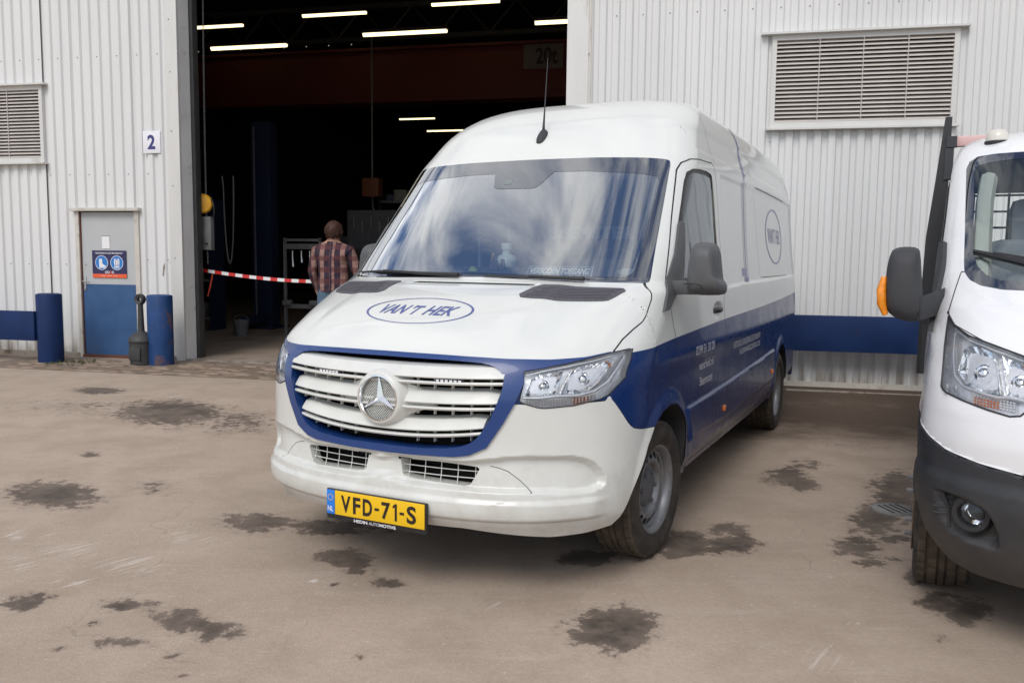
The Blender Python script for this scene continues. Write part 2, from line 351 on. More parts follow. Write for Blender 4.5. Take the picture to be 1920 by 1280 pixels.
def smooth_poly(pts, it=1):
    for _ in range(it):
        q = []
        for i in range(len(pts)):
            a, b = pts[i], pts[(i+1) % len(pts)]
            q += [(a[0]*.75+b[0]*.25, a[1]*.75+b[1]*.25), (a[0]*.25+b[0]*.75, a[1]*.25+b[1]*.75)]
        pts = q
    return pts
class Body:
    """half body lofted from horizontal contours: front superellipse + side + flat rear"""
    def __init__(s, table, rear, tap, tap0):
        T = np.array(table); s.T = T; s.rear = rear; s.tap = tap; s.tap0 = tap0
        s.fz, s.fy, s.fw, s.fD, s.fn = [pchip(T[:, 0], T[:, i]) for i in range(1, 6)]
        s.vz = pchip(T[:, 1], T[:, 0]); s.disp = None; s.vmax = T[-1, 0]
    def taper(s, y):
        t = np.clip((s.tap0-y)/(s.tap0-s.rear), 0, 1); return 1-s.tap*t*t
    def base(s, u, v):
        w, D, n, yf = s.fw(v), s.fD(v), s.fn(v), s.fy(v)
        r = np.where(u < 0, -1, 1)*(1-(1-np.clip(np.abs(u), 0, 1))**2); ra = np.abs(r)
        yfr = yf-D*(1-np.sqrt(np.maximum(0, 1-ra**n)))
        q = np.clip(u-1, 0, 1); y = np.where(u <= 1, yfr, (yf-D)*(1-q)+s.rear*q)
        x = w*np.where(u <= 1, r, 1)*s.taper(y)*np.where(u > 2, np.clip(3-u, 0, 1), 1)
        return np.stack([x, y, s.fz(v)], -1)
    def nrm(s, u, v, fn):
        e = 2e-3; um = np.where(u <= 2.0005, np.minimum(u, 1.997), np.maximum(u, 2.004))
        du = fn(um+e, v)-fn(um-e, v); v0 = np.clip(v-e, 0, s.vmax); v1 = np.clip(v+e, 0, s.vmax)
        dv = fn(u, v1)-fn(u, v0); n = np.cross(du, dv); ln = np.linalg.norm(n, axis=-1, keepdims=True); n = n/np.maximum(ln, 1e-12)
        p = s.base(u, v)-np.array([0, -2.2, 1.0]); sg = np.sign((n*p).sum(-1, keepdims=True)); return n*np.where(sg == 0, 1, sg)
    def S(s, u, v):
        p = s.base(u, v)
        if s.disp is None: return p
        return p+s.nrm(u, v, s.base)*s.disp(p, u)[..., None]
    def front(s, x, z, off=0.):
        """point on the front at (x, z), pushed out by off"""
        x = np.asarray(x, float); v = s.vz(np.asarray(z, float)); w = s.fw(v)
        r = np.clip(np.abs(x)/w, 0, .9999); u = (1-np.sqrt(1-r))
        p = s.S(u, v); n = s.nrm(u, v, s.base); p = p+n*off
        p[..., 0] = p[..., 0]*np.where(x < 0, -1, 1); return p
    def side(s, y, z, off=0., sg=1):
        v = s.vz(np.asarray(z, float)); ys = s.fy(v)-s.fD(v)
        y = np.asarray(y, float); dr = np.clip((s.fy(v)-y)/s.fD(v), 0, 1); rr = (1-(1-dr)**2)**(1/s.fn(v))
        u = np.where(y > ys, 1-np.sqrt(np.maximum(0, 1-rr)), 1+np.clip((ys-y)/(ys-s.rear), 0, 1))
        p = s.S(u, v)+s.nrm(u, v, s.base)*off; p[..., 0] *= sg; return p
    def mesh(s, us, vs):
        U, V = np.meshgrid(us, vs); s.U = U.ravel().tolist(); s.V = V.ravel().tolist(); nu = len(us)
        s.polys = [[j*nu+i, j*nu+i+1, (j+1)*nu+i+1, (j+1)*nu+i] for j in range(len(vs)-1) for i in range(nu-1)]
    def cut(s, field):
        U = np.array(s.U); V = np.array(s.V); vals = field(s.base(U, V), U); vals[np.abs(vals) < 2e-4] = 0
        edges = {}; todo = []
        for k, p in enumerate(s.polys):
            vv = [vals[i] for i in p]
            if min(vv) < 0 < max(vv): 
                todo.append(k)
                for a, b in zip(p, p[1:]+p[:1]):
                    if vals[a]*vals[b] < 0: edges[(min(a, b), max(a, b))] = None
        if not todo: return
        ek = np.array(list(edges.keys())); a, b = ek[:, 0], ek[:, 1]; lo = np.zeros(len(ek)); hi = np.ones(len(ek)); fa = vals[a]
        for _ in range(14):
            m_ = (lo+hi)/2; u = U[a]+(U[b]-U[a])*m_; v = V[a]+(V[b]-V[a])*m_; f = field(s.base(u, v), u); same = f*fa > 0
            lo = np.where(same, m_, lo); hi = np.where(same, hi, m_)
        t = (lo+hi)/2; nu_ = U[a]+(U[b]-U[a])*t; nv_ = V[a]+(V[b]-V[a])*t
        for i, e in enumerate(map(tuple, ek)):
            edges[e] = len(s.U); s.U.append(float(nu_[i])); s.V.append(float(nv_[i]))
        extra = []
        val = lambda i: vals[i] if i < len(vals) else 0.
        for k in todo:
            p = s.polys[k]; q = []
            for x, y in zip(p, p[1:]+p[:1]):
                q.append(x)
                e = edges.get((min(x, y), max(x, y)))
                if e is not None: q.append(e)
            neg = [i for i in q if val(i) <= 0]; pos = [i for i in q if val(i) >= 0]
            s.polys[k] = neg if len(neg) > 2 else pos
            if len(neg) > 2 and len(pos) > 2: extra.append(pos)
        s.polys += extra
    def centroids(s):
        U = np.array(s.U); V = np.array(s.V)
        cu = np.array([sum(s.U[i] for i in p)/len(p) for p in s.polys]); cv = np.array([sum(s.V[i] for i in p)/len(p) for p in s.polys])
        return cu, cv, s.base(cu, cv)
    def region(s, name, idx, mi, mats, parent, sides=(1, -1), off=0., outer=None):
        """build chosen faces as one object; sides: 1 as modelled, -1 mirrored"""
        U = np.array(s.U); V = np.array(s.V); used = sorted({i for k in idx for i in s.polys[k]}); mp_ = {i: n for n, i in enumerate(used)}
        u, v = U[used], V[used]; nn = s.nrm(u, v, s.S); P = s.S(u, v)
        if callable(off): P = P+s.nrm(u, v, s.base)*off(s.base(u, v))[:, None]
        elif off: P = P+s.nrm(u, v, s.base)*off
        # at the mirror plane force the normal into the plane
        nn[np.abs(P[:, 0]) < 1e-6, 0] = 0
        verts = []; norms = []; faces = []; mis = []
        for sg in sides:
            b = len(verts); verts += [(sg*p[0], -p[1], p[2]) for p in P]; norms += [(sg*n[0], -n[1], n[2]) for n in nn]
            for k in idx:
                f = [mp_[i]+b for i in s.polys[k]]
                a_ = np.array([verts[i] for i in f]); g = np.zeros(3)
                for i in range(1, len(f)-1): g += np.cross(a_[i]-a_[0], a_[i+1]-a_[0])
                if g @ np.array(norms[f[0]])+g @ np.array(norms[f[len(f)//2]]) < 0: f = f[::-1]
                faces.append(f); mis.append(mi[k] if mi is not None else 0)
        me = bpy.data.meshes.new(name); me.from_pydata(verts, [], faces)
        me.polygons.foreach_set('material_index', mis); me.polygons.foreach_set('use_smooth', [True]*len(faces)); me.update()
        norms = [tuple(x/max(1e-9, math.sqrt(sum(c*c for c in n))) for x in n) for n in norms]
        me.normals_split_custom_set_from_vertices(norms)
        return link_mesh(name, me, mats, parent)
def patch(mb, poly, fn, d, skirt, nx=14, nz=5):
    """smooth sheet over a surface inside an outline that is single-valued in x; fn(x, z, off)"""
    P = list(poly)+[poly[0]]; xs = np.linspace(min(a for a, _ in poly)+1e-5, max(a for a, _ in poly)-1e-5, nx); G_ = []
    for x in xs:
        zz = [z0+(x-x0)/(x1-x0)*(z1-z0) for (x0, z0), (x1, z1) in zip(P, P[1:]) if (x0-x)*(x1-x) <= 0 and x0 != x1]
        G_.append([(x, min(zz)+(max(zz)-min(zz))*k/(nz-1)) for k in range(nz)])
    vs = [tuple(fn(a, b, d)) for c in G_ for a, b in c]; fs = [[i*nz+k, (i+1)*nz+k, (i+1)*nz+k+1, i*nz+k+1] for i in range(nx-1) for k in range(nz-1)]
    rim = [i*nz for i in range(nx)]+[(nx-1)*nz+k for k in range(1, nz)]+[i*nz+nz-1 for i in range(nx-2, -1, -1)]+[k for k in range(nz-2, 0, -1)]
    flat_ = [q for c in G_ for q in c]; b = len(vs); vs += [tuple(fn(*flat_[i], skirt)) for i in rim]; n = len(rim)
    fs += [[rim[k], rim[(k+1) % n], b+(k+1) % n, b+k] for k in range(n)]
    mb.add(vs, fs)
def facets(mb, poly, fn, d0, d1, nx, nz, seed=3):
    """dished reflector of small flat facets inside an outline single-valued in x"""
    rg_ = random.Random(seed); P = list(poly)+[poly[0]]; x0_, x1_ = min(a for a, _ in poly)+1e-4, max(a for a, _ in poly)-1e-4; G_ = []
    for i in range(nx+1):
        x = x0_+(x1_-x0_)*i/nx; zz = [z0+(x-xa)/(xb-xa)*(z1-z0) for (xa, z0), (xb, z1) in zip(P, P[1:]) if (xa-x)*(xb-x) <= 0 and xa != xb]; lo, hi = min(zz), max(zz)
        G_.append([(x, lo+(hi-lo)*k/nz, d0+(d1-d0)*(1-(2*i/nx-1)**4)*(1-(2*k/nz-1)**4)) for k in range(nz+1)])
    for i in range(nx):
        for k in range(nz):
            t1, t2 = rg_.uniform(-.004, .004), rg_.uniform(-.004, .004)
            q = [G_[i][k], G_[i+1][k], G_[i+1][k+1], G_[i][k+1]]
            mb.add([tuple(fn(a, b, d+s_)) for (a, b, d), s_ in zip(q, (-t1-t2, t1-t2, t1+t2, -t1+t2))], [[0, 1, 2, 3]])
def make_wheel(parent, c, side, steer=0., rim_mat=None, name='wheel'):
    """wheel at van coords c (x, yfwd, z); side=+1 when its face looks to +x"""
    w = empty(name, (c[0], -c[1], c[2]), -steer if True else 0, parent=parent)
    Rr = .345; hw = .1175
    prof = []
    # from inner bead over the tread to the outer bead, x measured outwards
    sw = [(.215, -.085), (.235, -.105), (.28, -.118), (.315, -.113), (.332, -.100)]
    tr = []; 
    xs = [-.096, -.068, -.064, -.058, -.054, -.022, -.019, -.013, -.010, .010, .013, .019, .022, .054, .058, .064, .068, .096]
    for x in xs:
        g = any(abs(x-k) < .0035 for k in (-.061, -.016, .016, .061))
        tr.append((Rr-.0035*(x/.096)**2-(.009 if g else 0), x))
    prof = sw+tr+[(.332, .100), (.322, .109), (.318, .1105), (.300, .1165), (.28, .118), (.262, .115), (.25, .1125), (.246, .109), (.235, .105), (.221, .100), (.212, .092), (.205, .07)]
    i0 = len(sw); n = len(prof)
    def md(k, j):
        jj = j-i0
        if 0 <= jj < len(tr):
            x = tr[jj][1]
            if abs(x) > .066: return -.008 if k % 5 == 0 else 0
            if k % 5 == 2 and (.021 < abs(x) < .056): return -.006
        if j in (i0-1, i0+len(tr)) and k % 5 == 0: return -.006
        return 0
    mb = MB(); prof2 = [(r, side*h) for r, h in prof]
    mb.lathe(prof2, 'x', seg=170, mod=md)
    nseg = 170; nf = n-1
    mb.m = [1 if i0-1 <= (q % nf) < i0+len(tr) else 0 for q in range(nseg*nf)]
    mb.build('tyre', [RUBBER, TREAD], w, smooth=35)
    rm = MB()
    rm.lathe([(.210, side*-.08), (.20, side*-.07), (.195, side*.06), (.203, side*.085), (.214, side*.098), (.222, side*.102), (.224, side*.096), (.216, side*.088), (.206, side*.07), (.186, side*.055), (.182, side*.03), (.178, side*.0)], 'x', seg=64)
    # pierced disc: 16 bridges between openings, then dished centre
    nh = 18
    for k in range(nh):
        a0 = 2*math.pi*(k-.27)/nh; a1 = 2*math.pi*(k+.27)/nh
        pts = []
        for r, h, f in ((.186, .052, 1.5), (.172, .060, .8), (.160, .066, .8), (.148, .070, 1.75)):
            pts.append([(side*h, r*math.cos((a0+a1)/2+(q)*(a1-a0)/2*f), r*math.sin((a0+a1)/2+q*(a1-a0)/2*f)) for q in (-1, -.33, .33, 1)])
        rm.sweep(pts, closed=False)
    rm.lathe([(.149, side*.070), (.138, side*.070), (.128, side*.062), (.118, side*.040), (.095, side*.034), (.05, side*.034)], 'x', seg=48)
    rm.build('rim', [rim_mat or STEEL], w, smooth=40)
    dk = MB(); dk.cyl((side*.005, 0, 0), (side*.010, 0, 0), .185, seg=40); dk.build('rim_shade_disc', [HOLLOW], w)  # near-black disc puts shade behind the rim openings
    hb = MB(); hb.lathe([(.098, side*.034), (.095, side*.048), (.075, side*.056), (.04, side*.062), (.001, side*.064)], 'x', seg=32)
    for k in range(6):
        a = 2*math.pi*k/6; hb.cyl((side*.045, .082*math.cos(a), .082*math.sin(a)), (side*.066, .082*math.cos(a), .082*math.sin(a)), .012, .010, seg=8)
    hb.build('hub_cap', [HUBG], w)
    return w
# ------------------------------------------------------------------ the white and blue panel van
VAN_T = [[0.0, 0.2, 0.93, 0.97, 0.62, 2.7], [0.1, 0.3, 0.99, 0.993, 0.66, 2.8], [0.2, 0.42, 1.03, 1.007, 0.7, 2.8], [0.3, 0.52, 1.02, 1.009, 0.7, 2.8], [0.45, 0.7, 1.01, 1.007, 0.7, 2.7], [0.6, 0.88, 1.015, 1.003, 0.72, 2.7], [0.72, 1.0, 0.985, 1.01, 0.74, 2.7], [0.8, 1.07, 0.94, 1.006, 0.76, 2.7], [0.9, 1.16, 0.8, 1.0, 0.74, 2.8], [1.0, 1.25, 0.6, 0.993, 0.66, 3.0], [1.1, 1.32, 0.38, 0.985, 0.52, 3.6], [1.2, 1.38, 0.12, 0.976, 0.36, 4.6], [1.21, 1.391, 0.1098, 0.9747, 0.359, 4.61], [1.4, 1.6, -0.085, 0.95, 0.34, 4.8], [1.6, 1.82, -0.29, 0.928, 0.34, 4.8], [1.8, 2.04, -0.495, 0.907, 0.34, 4.8], [1.9, 2.15, -0.6, 0.882, 0.36, 4.4], [2.0, 2.27, -0.735, 0.842, 0.36, 4.6], [2.1, 2.375, -0.9, 0.797, 0.38, 4.4], [2.2, 2.458, -1.09, 0.742, 0.42, 4.2], [2.3, 2.515, -1.3, 0.668, 0.46, 3.8], [2.45, 2.556, -1.65, 0.545, 0.50, 3.2], [2.6, 2.578, -2.05, 0.36, 0.55, 2.6], [2.8, 2.588, -2.5, 0.13, 0.5, 2.2]]
van = empty('panel_van', (-.1282, 4.5643, 0), -.45938, 'white and blue panel van with yellow number plate parked at the open hall', 'van')
VB = Body(VAN_T, -4.93, .085, -2.2)
ARCH = [(.60, .20), (.575, .30), (.535, .372), (.43, .525), (.345, .640), (.258, .711), (.13, .760), (-.015, .775), (-.135, .757), (-.240, .702), (-.305, .638), (-.312, .53), (-.305, .42), (-.295, .20)]
FR_OUT = [(0, 1.066), (.25, 1.065), (.44, 1.061), (.564, 1.057), (.712, 1.060), (.827, 1.067), (.909, 1.086), (.905, 1.0785), (.828, 1.057), (.767, 1.040), (.718, 1.0305), (.628, 1.0125), (.637, .963), (.614, .890), (.566, .796), (.502, .693), (.429, .655), (.364, .644), (.141, .636), (0, .635)]
FR_IN = [(0, 1.046), (.28, 1.045), (.447, 1.040), (.503, 1.031), (.535, 1.015), (.551, .998), (.562, .968), (.555, .913), (.515, .813), (.470, .740), (.440, .712), (.400, .693), (.363, .683), (.198, .669), (0, .669)]
HL = [(.630, 1.014), (.767, 1.041), (.910, 1.081), (.950, 1.0905), (.9585, 1.085), (.963, 1.044), (.960, .971), (.921, .906), (.899, .891), (.819, .870), (.717, .862), (.693, .866), (.640, .884), (.628, .892), (.637, .963)]
INTAKE = [(.085, .608), (.30, .612), (.455, .604), (.470, .596), (.432, .526), (.415, .518), (.13, .528), (.10, .536)]
RECESS = [(-.01, .503), (.44, .503), (.69, .500), (.867, .492), (.905, .497), (.927, .515), (.918, .569), (.882, .626), (.835, .650), (.77, .657), (.617, .660), (.50, .640), (.40, .626), (.20, .632), (-.01, .632)]
WS = [(-.01, 2.066), (.40, 2.062), (.70, 2.052), (.785, 2.046), (.808, 2.038), (.817, 2.020), (.889, 1.400), (.889, 1.376), (.872, 1.372), (.50, 1.376), (-.01, 1.388)]
WSI = [(-.01, 1.985), (.40, 1.978), (.70, 1.955), (.775, 1.94), (.792, 1.915), (.815, 1.45), (.806, 1.415), (.780, 1.401), (.5, 1.400), (-.01, 1.410)]
HOODL = [(.535, 1.086), (.50, 1.105), (.45, 1.131), (.35, 1.170), (.262, 1.200), (.222, 1.221), (.183, 1.243), (.10, 1.300), (.045, 1.347), (-.02, 1.385)]
BUMPL = [(.640, .880), (.619, .899), (.590, .868), (.556, .826), (.515, .775), (.493, .754), (.466, .738), (.420, .727), (.366, .719), (.258, .711), (.20, .705)]
DOORL = [(-.335, .60), (-.31, .72), (-.21, .95), (-.14, 1.12), (-.06, 1.294), (-.125, 1.40), (-.37, 1.707), (-.53, 1.90), (-.60, 1.985), (-.66, 2.03), (-.75, 2.058), (-.90, 2.072), (-1.12, 2.078), (-1.21, 2.085), (-1.265, 2.06), (-1.285, 1.95), (-1.295, 1.45), (-1.30, 1.11), (-1.31, .52), (-1.31, .375), (-.36, .375)]
DWIN = [(-.19, 1.372), (-.345, 1.621), (-.50, 1.80), (-.60, 1.92), (-.66, 1.978), (-.74, 2.003), (-.878, 2.013), (-1.05, 2.018), (-1.16, 2.010), (-1.20, 1.975), (-1.208, 1.85), (-1.205, 1.372)]
BTOP = [(1.2, .99), (.433, 1.074), (-.124, 1.095), (-1.279, 1.124), (-4.374, 1.171), (-6, 1.19)]
SEAM = [(-1.34, 2.62), (-1.285, 2.08)]
PANEL = [(-1.42, 2.043), (-2.6, 2.05), (-5.3, 2.06), (-5.3, 1.345), (-1.9, 1.325), (-1.42, 1.31)]
PLINE = [(-2.60, 2.047), (-2.66, 1.366), (-4.45, 1.363)]
STRIP = [(-.355, .708), (-1.3, .722), (-3.24, .765), (-3.22, .515), (-3.10, .507), (-1.25, .493), (-.37, .512)]
ARC = [(.500, .612), (.55, .603), (.589, .590), (.64, .552), (.686, .504)]
_u = np.linspace(0, 1, 400); _c = VB.base(_u, np.full(400, float(VB.vz(.55)))); _a = np.concatenate([[0], np.cumsum(np.hypot(np.diff(_c[:, 0]), np.diff(_c[:, 1])))]); W55 = float(VB.fw(VB.vz(.55)))
ARCX = lambda x: np.interp(x, _c[:, 0], _a)
RECA = smooth_poly([(float(ARCX(a)) if a >= 0 else a, b) for a, b in RECESS], 1)
def zb(p):
    x = np.abs(p[..., 0]); y = p[..., 1]
    f = np.interp(x, [0, .2, .4, .6, .743, .861, .942, .97], [.315, .322, .328, .306, .292, .298, .314, .36])
    return np.where(y > .15, f, .335)
def van_disp(p, u):
    x, y, z = np.abs(p[..., 0]), p[..., 1], p[..., 2]; fr = (u <= 1.02) & (y > .2)
    d = np.zeros(x.shape)
    # bumper: recess between the lip and the upper swell, soft upper swell, undercut
    rec = -.034*sstep(-sd_poly(ARCX(x/VB.fw(VB.vz(z))*W55), z, RECA), -.003, .019)
    d += np.where(fr & (z < .8), rec, 0)
    lip = .011*sstep(z, .374, .388)*(1-sstep(z, .454, .467))*(1-sstep(x, .88, .95)); d += np.where(fr, lip, 0)
    ch = -.016*(1-sstep(z, .285, .380)); d += np.where(fr, ch, 0)
    # crease under the headlamps and a raised bonnet centre
    d += np.where(fr & (z > 1.05) & (z < 1.40), .010*(1-sstep(x-.10*(1.38-z), .50, .60))*sstep(z, 1.08, 1.16)*(1-sstep(z, 1.33, 1.38)), 0)
    sd = ~fr & (u < 2)
    # wheel arch lips, rub strip, pressed panels, door shoulder
    for yc in (0., -3.668):
        r = np.hypot(y-yc, z-.36); d += np.where((u < 2) & (z < .95) & (x > .8), .016*(1-sstep(r, .42, .50)), 0)
    d += np.where(sd & (y < .1), .016*sstep(-sd_poly(y, z, STRIP), -.002, .020), 0)
    d += np.where(sd & (y < -1.2), -.012*sstep(-sd_poly(y, z, PANEL), -.002, .022), 0)
    d += np.where(sd & (y < -.9), -.010*sstep(z, 2.12, 2.15)*(1-sstep(z, 2.25, 2.31)), 0)
    d += np.where(sd & (z < .45), -.03*(1-sstep(z, .335, .46)), 0)
    d += np.where(sd & (z > 1.0) & (z < 1.34), -.008*np.sin(np.clip((z-1.0)/.34, 0, 1)*math.pi), 0)
    hd = np.hypot((y+1.12)/.13, (z-1.19)/.055); d += np.where(sd & (y < -.9) & (y > -1.35), -.014*(1-sstep(hd, .45, 1.0)), 0)
    return d
VB.disp = van_disp
us = list(np.linspace(0, .3, 9))+list(np.linspace(.315, .985, 66))+[1.0]+list(1+np.linspace(.005, .30, 58))+list(1+np.linspace(.307, .994, 80))+[2.0, 2.5, 3.0]
_vz = VB.vz
zs = list(np.linspace(.24, .72, 50))+list(np.linspace(.735, 1.09, 26))+list(np.linspace(1.10, 1.40, 28))+list(np.linspace(1.425, 2.05, 30))+list(np.linspace(2.07, 2.51, 28))
vs = [float(_vz(z)) for z in zs]+list(np.linspace(2.32, 2.8, 12))
VB.mesh(us, vs)
G = lambda p: .6-np.abs(p[..., 0])
X = lambda p: np.abs(p[..., 0])
Y = lambda p: p[..., 1]
Z = lambda p: p[..., 2]
rear_arch = lambda p: np.where(Z(p) > .36, np.hypot(Y(p)+3.668, Z(p)-.36), np.abs(Y(p)+3.668))-.405
F = {
 'arch': lambda p, u: np.maximum(sd_poly(Y(p), Z(p), ARCH), G(p)),
 'rarch': lambda p, u: np.maximum(rear_arch(p), G(p)),
 'bot': lambda p, u: Z(p)-zb(p),
 'ws': lambda p, u: np.maximum(sd_poly(X(p), Z(p), WS), (-1.2-Y(p))),
 'wsi': lambda p, u: np.maximum(sd_poly(X(p), Z(p), WSI), (-1.2-Y(p))),
 'hl': lambda p, u: np.maximum(sd_poly(X(p), Z(p), HL), .15-Y(p)),
 'fo': lambda p, u: np.maximum(sd_poly(np.maximum(X(p), 1e-3), Z(p), FR_OUT), .15-Y(p)),
 'fi': lambda p, u: np.maximum(sd_poly(np.maximum(X(p), 1e-3), Z(p), FR_IN), .15-Y(p)),
 'intake': lambda p, u: np.maximum(sd_poly(X(p), Z(p), INTAKE), .15-Y(p)),
 'hoodg': lambda p, u: np.where(X(p) > .6, sd_poly(Y(p), Z(p), HOODL+[(2, 1.385), (2, .8), (.62, .8)]), -1.),
 'bumpl': lambda p, u: np.where(X(p) > .6, sd_poly(Y(p), Z(p), BUMPL+[(.2, .1), (2, .1), (2, .880)]), -1.),
 'door': lambda p, u: np.maximum(sd_poly(Y(p), Z(p), DOORL), G(p)),
 'dwin': lambda p, u: np.maximum(sd_poly(Y(p), Z(p), DWIN), G(p)),
 'dwi': lambda p, u: np.maximum(sd_poly(Y(p), Z(p), DWIN)+.022, G(p)),
 'btop': lambda p, u: np.where(X(p) > .55, Z(p)-np.interp(-Y(p), [-q[0] for q in BTOP], [q[1] for q in BTOP]), 1.),
 'seam': lambda p, u: np.where(X(p) > .3, sd_poly(Y(p), Z(p), SEAM+[(-3.5, 2.08), (-3.5, 2.62)]), 1.),
 'pline': lambda p, u: np.where(X(p) > .6, sd_poly(Y(p), Z(p), [(-2.60, 2.047), (-2.66, 1.366), (-4.60, 1.363), (-4.60, 2.047)]), 1.),
 'arc': lambda p, u: np.where(Y(p) > .2, sd_poly(X(p), Z(p), ARC+[(.4, .4), (.3, .5)]), 1.),
 'sg': lambda p, u: np.where(X(p) > .6, sd_poly(Y(p), Z(p), STRIP), 1.),
}
EPS = {'hoodg': .0026, 'bumpl': .0017, 'door': .0034, 'seam': .0026, 'pline': .0026, 'arc': .0014, 'sg': .0013}
for k in F:
    if k in EPS:
        VB.cut(lambda p, u: F[k](p, u)-EPS[k]); VB.cut(lambda p, u: F[k](p, u)+EPS[k])
    else: VB.cut(F[k])
cu, cv, cp = VB.centroids()
fvv = {k: F[k](cp, cu) for k in F}; fv = {k: q < 0 for k, q in fvv.items()}; gp = {k: np.abs(fvv[k]) < e for k, e in EPS.items()}
reg = []
for k in range(len(cp)):
    g = lambda n: fv[n][k]
    x, y, z = abs(cp[k, 0]), cp[k, 1], cp[k, 2]
    if g('arch') or g('rarch') or g('bot') or g('intake') or g('fi'): reg.append('hole')
    elif g('ws'): reg.append('glass' if g('wsi') else 'frit')
    elif g('fo'): reg.append('frame')
    elif g('hl'): reg.append('lamp')
    elif g('dwin'): reg.append('dglass' if g('dwi') else 'drub')
    elif g('door'): reg.append('door')
    elif z > 1.04 and z < 1.40 and g('hoodg') and y > -.3: reg.append('hood')
    elif z < 1.07 and y > .15 and (g('bumpl') or z < .69): reg.append('bumper')
    elif y > -.45 and z < 1.36 and cu[k] < 1.2: reg.append('fender')
    else: reg.append('body')
gapm = np.zeros(len(cp), int)
zq, yq, xq = cp[:, 2], cp[:, 1], np.abs(cp[:, 0])
for n, ok in (('hoodg', (zq > 1.08) & (zq < 1.385)), ('bumpl', (zq > .70) & (zq < .885)), ('door', zq > .33), ('seam', (yq > -2) & (zq > 2.08)), ('pline', yq > -4.30), ('arc', (zq > .503) & (xq > .49))): gapm[gp[n] & ok] = 2
blue = fv['btop'].astype(int)
mi = np.where(gapm == 2, 2, np.where(gp['sg'] & (zq < .60), 2, blue))
REG = {r: [k for k in range(len(reg)) if reg[k] == r] for r in set(reg)}
mib = np.where(mi == 1, 0, mi)
VB.region('body', REG['body'], mi, [WHITE, BLUE, GAP], van)
VB.region('bonnet', REG['hood'], mib, [WHITE, BLUE, GAP], van)
VB.region('front_bumper', REG['bumper'], mib, [BUMPW, BLUE, GAP], van)
for sg in (1, -1):
    VB.region('fender', REG['fender'], mi, [WHITE, BLUE, GAP], van, (sg,))
    dr = VB.region('front_door', REG['door'], mi, [WHITE, BLUE, GAP], van, (sg,))
    VB.region('window_rubber', REG['drub'], None, [BLACK], dr, (sg,), off=-.006)
    VB.region('window', REG['dglass'], None, [SIDEGLASS], dr, (sg,), off=-.008)
    dv = MB(True)
    for a, b in (((-.62, 1.945), (-.555, 1.385)),):
        q = [VB.side(a[0]-.012, a[1], -.003, sg), VB.side(a[0]+.012, a[1], -.003, sg), VB.side(b[0]+.014, b[1], -.003, sg), VB.side(b[0]-.014, b[1], -.003, sg)]
        r = [VB.side(a[0]-.012, a[1], -.02, sg), VB.side(a[0]+.012, a[1], -.02, sg), VB.side(b[0]+.014, b[1], -.02, sg), VB.side(b[0]-.014, b[1], -.02, sg)]
        dv.add(q+r, [[0, 1, 2, 3], [4, 7, 6, 5], [0, 4, 5, 1], [1, 5, 6, 2], [2, 6, 7, 3], [3, 7, 4, 0]])
    dv.build('window_bar', [BLACK], dr)
    hb = MB(True); pts = [VB.side(y, 1.188+.0*y, .014 if .2 < t < .8 else .004, sg) for t, y in zip(np.linspace(0, 1, 9), np.linspace(-1.035, -1.225, 9))]
    hb.tube(pts, [.010, .015, .017, .017, .017, .017, .017, .016, .010], 10); hb.build('handle', [BLACK], dr)
ws = VB.region('windscreen', REG['glass'], None, [WSGLASS], van)
VB.region('windscreen_border', REG['frit'], None, [FRIT], ws, off=.001)
# grille surround stands proud of the bumper
gf = VB.region('grille_frame', REG['frame'], None, [FBLUE], van, off=lambda p: np.where(p[..., 2] < 1.0, .012, .012-.010*sstep(p[..., 0], .56, .74)))
# inner and outer flanges of the surround
fl = MB(True)
def strip(mb, line, fn0, fn1, closed=False, mi=0):
    A = [fn0(*q) for q in line]; B = [fn1(*q) for q in line]; n = len(line)
    mb.add(A+B, [[i, (i+1) % n, n+(i+1) % n, n+i] for i in range(n if closed else n-1)], mi)
def densify(l, st=.02):
    o = []
    for a, b in zip(l, l[1:]):
        k = max(1, int(math.hypot(b[0]-a[0], b[1]-a[1])/st)); o += [(a[0]+(b[0]-a[0])*i/k, a[1]+(b[1]-a[1])*i/k) for i in range(k)]
    return o+[l[-1]]
fi = densify(FR_IN); fo = densify([q for q in FR_OUT[11:]])
full_in = fi+[(-a, b) for a, b in fi[::-1]]; full_out = fo+[(-a, b) for a, b in fo[::-1]]
back = lambda q, d: q-np.array([0, d, 0])
strip(fl, full_in, lambda a, b: VB.front(a, b, .012), lambda a, b: back(VB.front(a, b, .0), .075))
strip(fl, full_out, lambda a, b: VB.front(a, b, .0115), lambda a, b: VB.front(a, b, -.004))
fl.build('frame_flange', [FBLUE], gf, smooth=60)
# lower intakes: mouth flange, mesh and dark radiator behind
for sg in (1, -1):
    it = densify(INTAKE+[INTAKE[0]]); it = [(a*sg, b) for a, b in it]
    mb = MB(True); strip(mb, it, lambda a, b: VB.front(a, b), lambda a, b: back(VB.front(a, b), .06)); mb.build('intake_mouth', [BUMPW], van, smooth=60)
    gr = MB(True)
    for zz in (.548, .578):
        gr.tube([back(VB.front(sg*x, zz), .022) for x in np.linspace(.085, .47, 9)], .0022, 6)
    for xx in np.linspace(.12, .44, 5):
        gr.tube([back(VB.front(sg*xx, z_), .024) for z_ in (.515, .56, .612)], .002, 6)
    gr.build('intake_mesh', [GRIDM], van)
rad = MB(True)
rad.add([(-.62, .80, .50), (.62, .80, .50), (.62, .80, 1.06), (-.62, .80, 1.06)], [[0, 1, 2, 3]])
for k in range(26): rad.box((0, .806, .535+k*.02), (1.2, .004, .006))
rad.build('radiator', [HOLLOW], van)
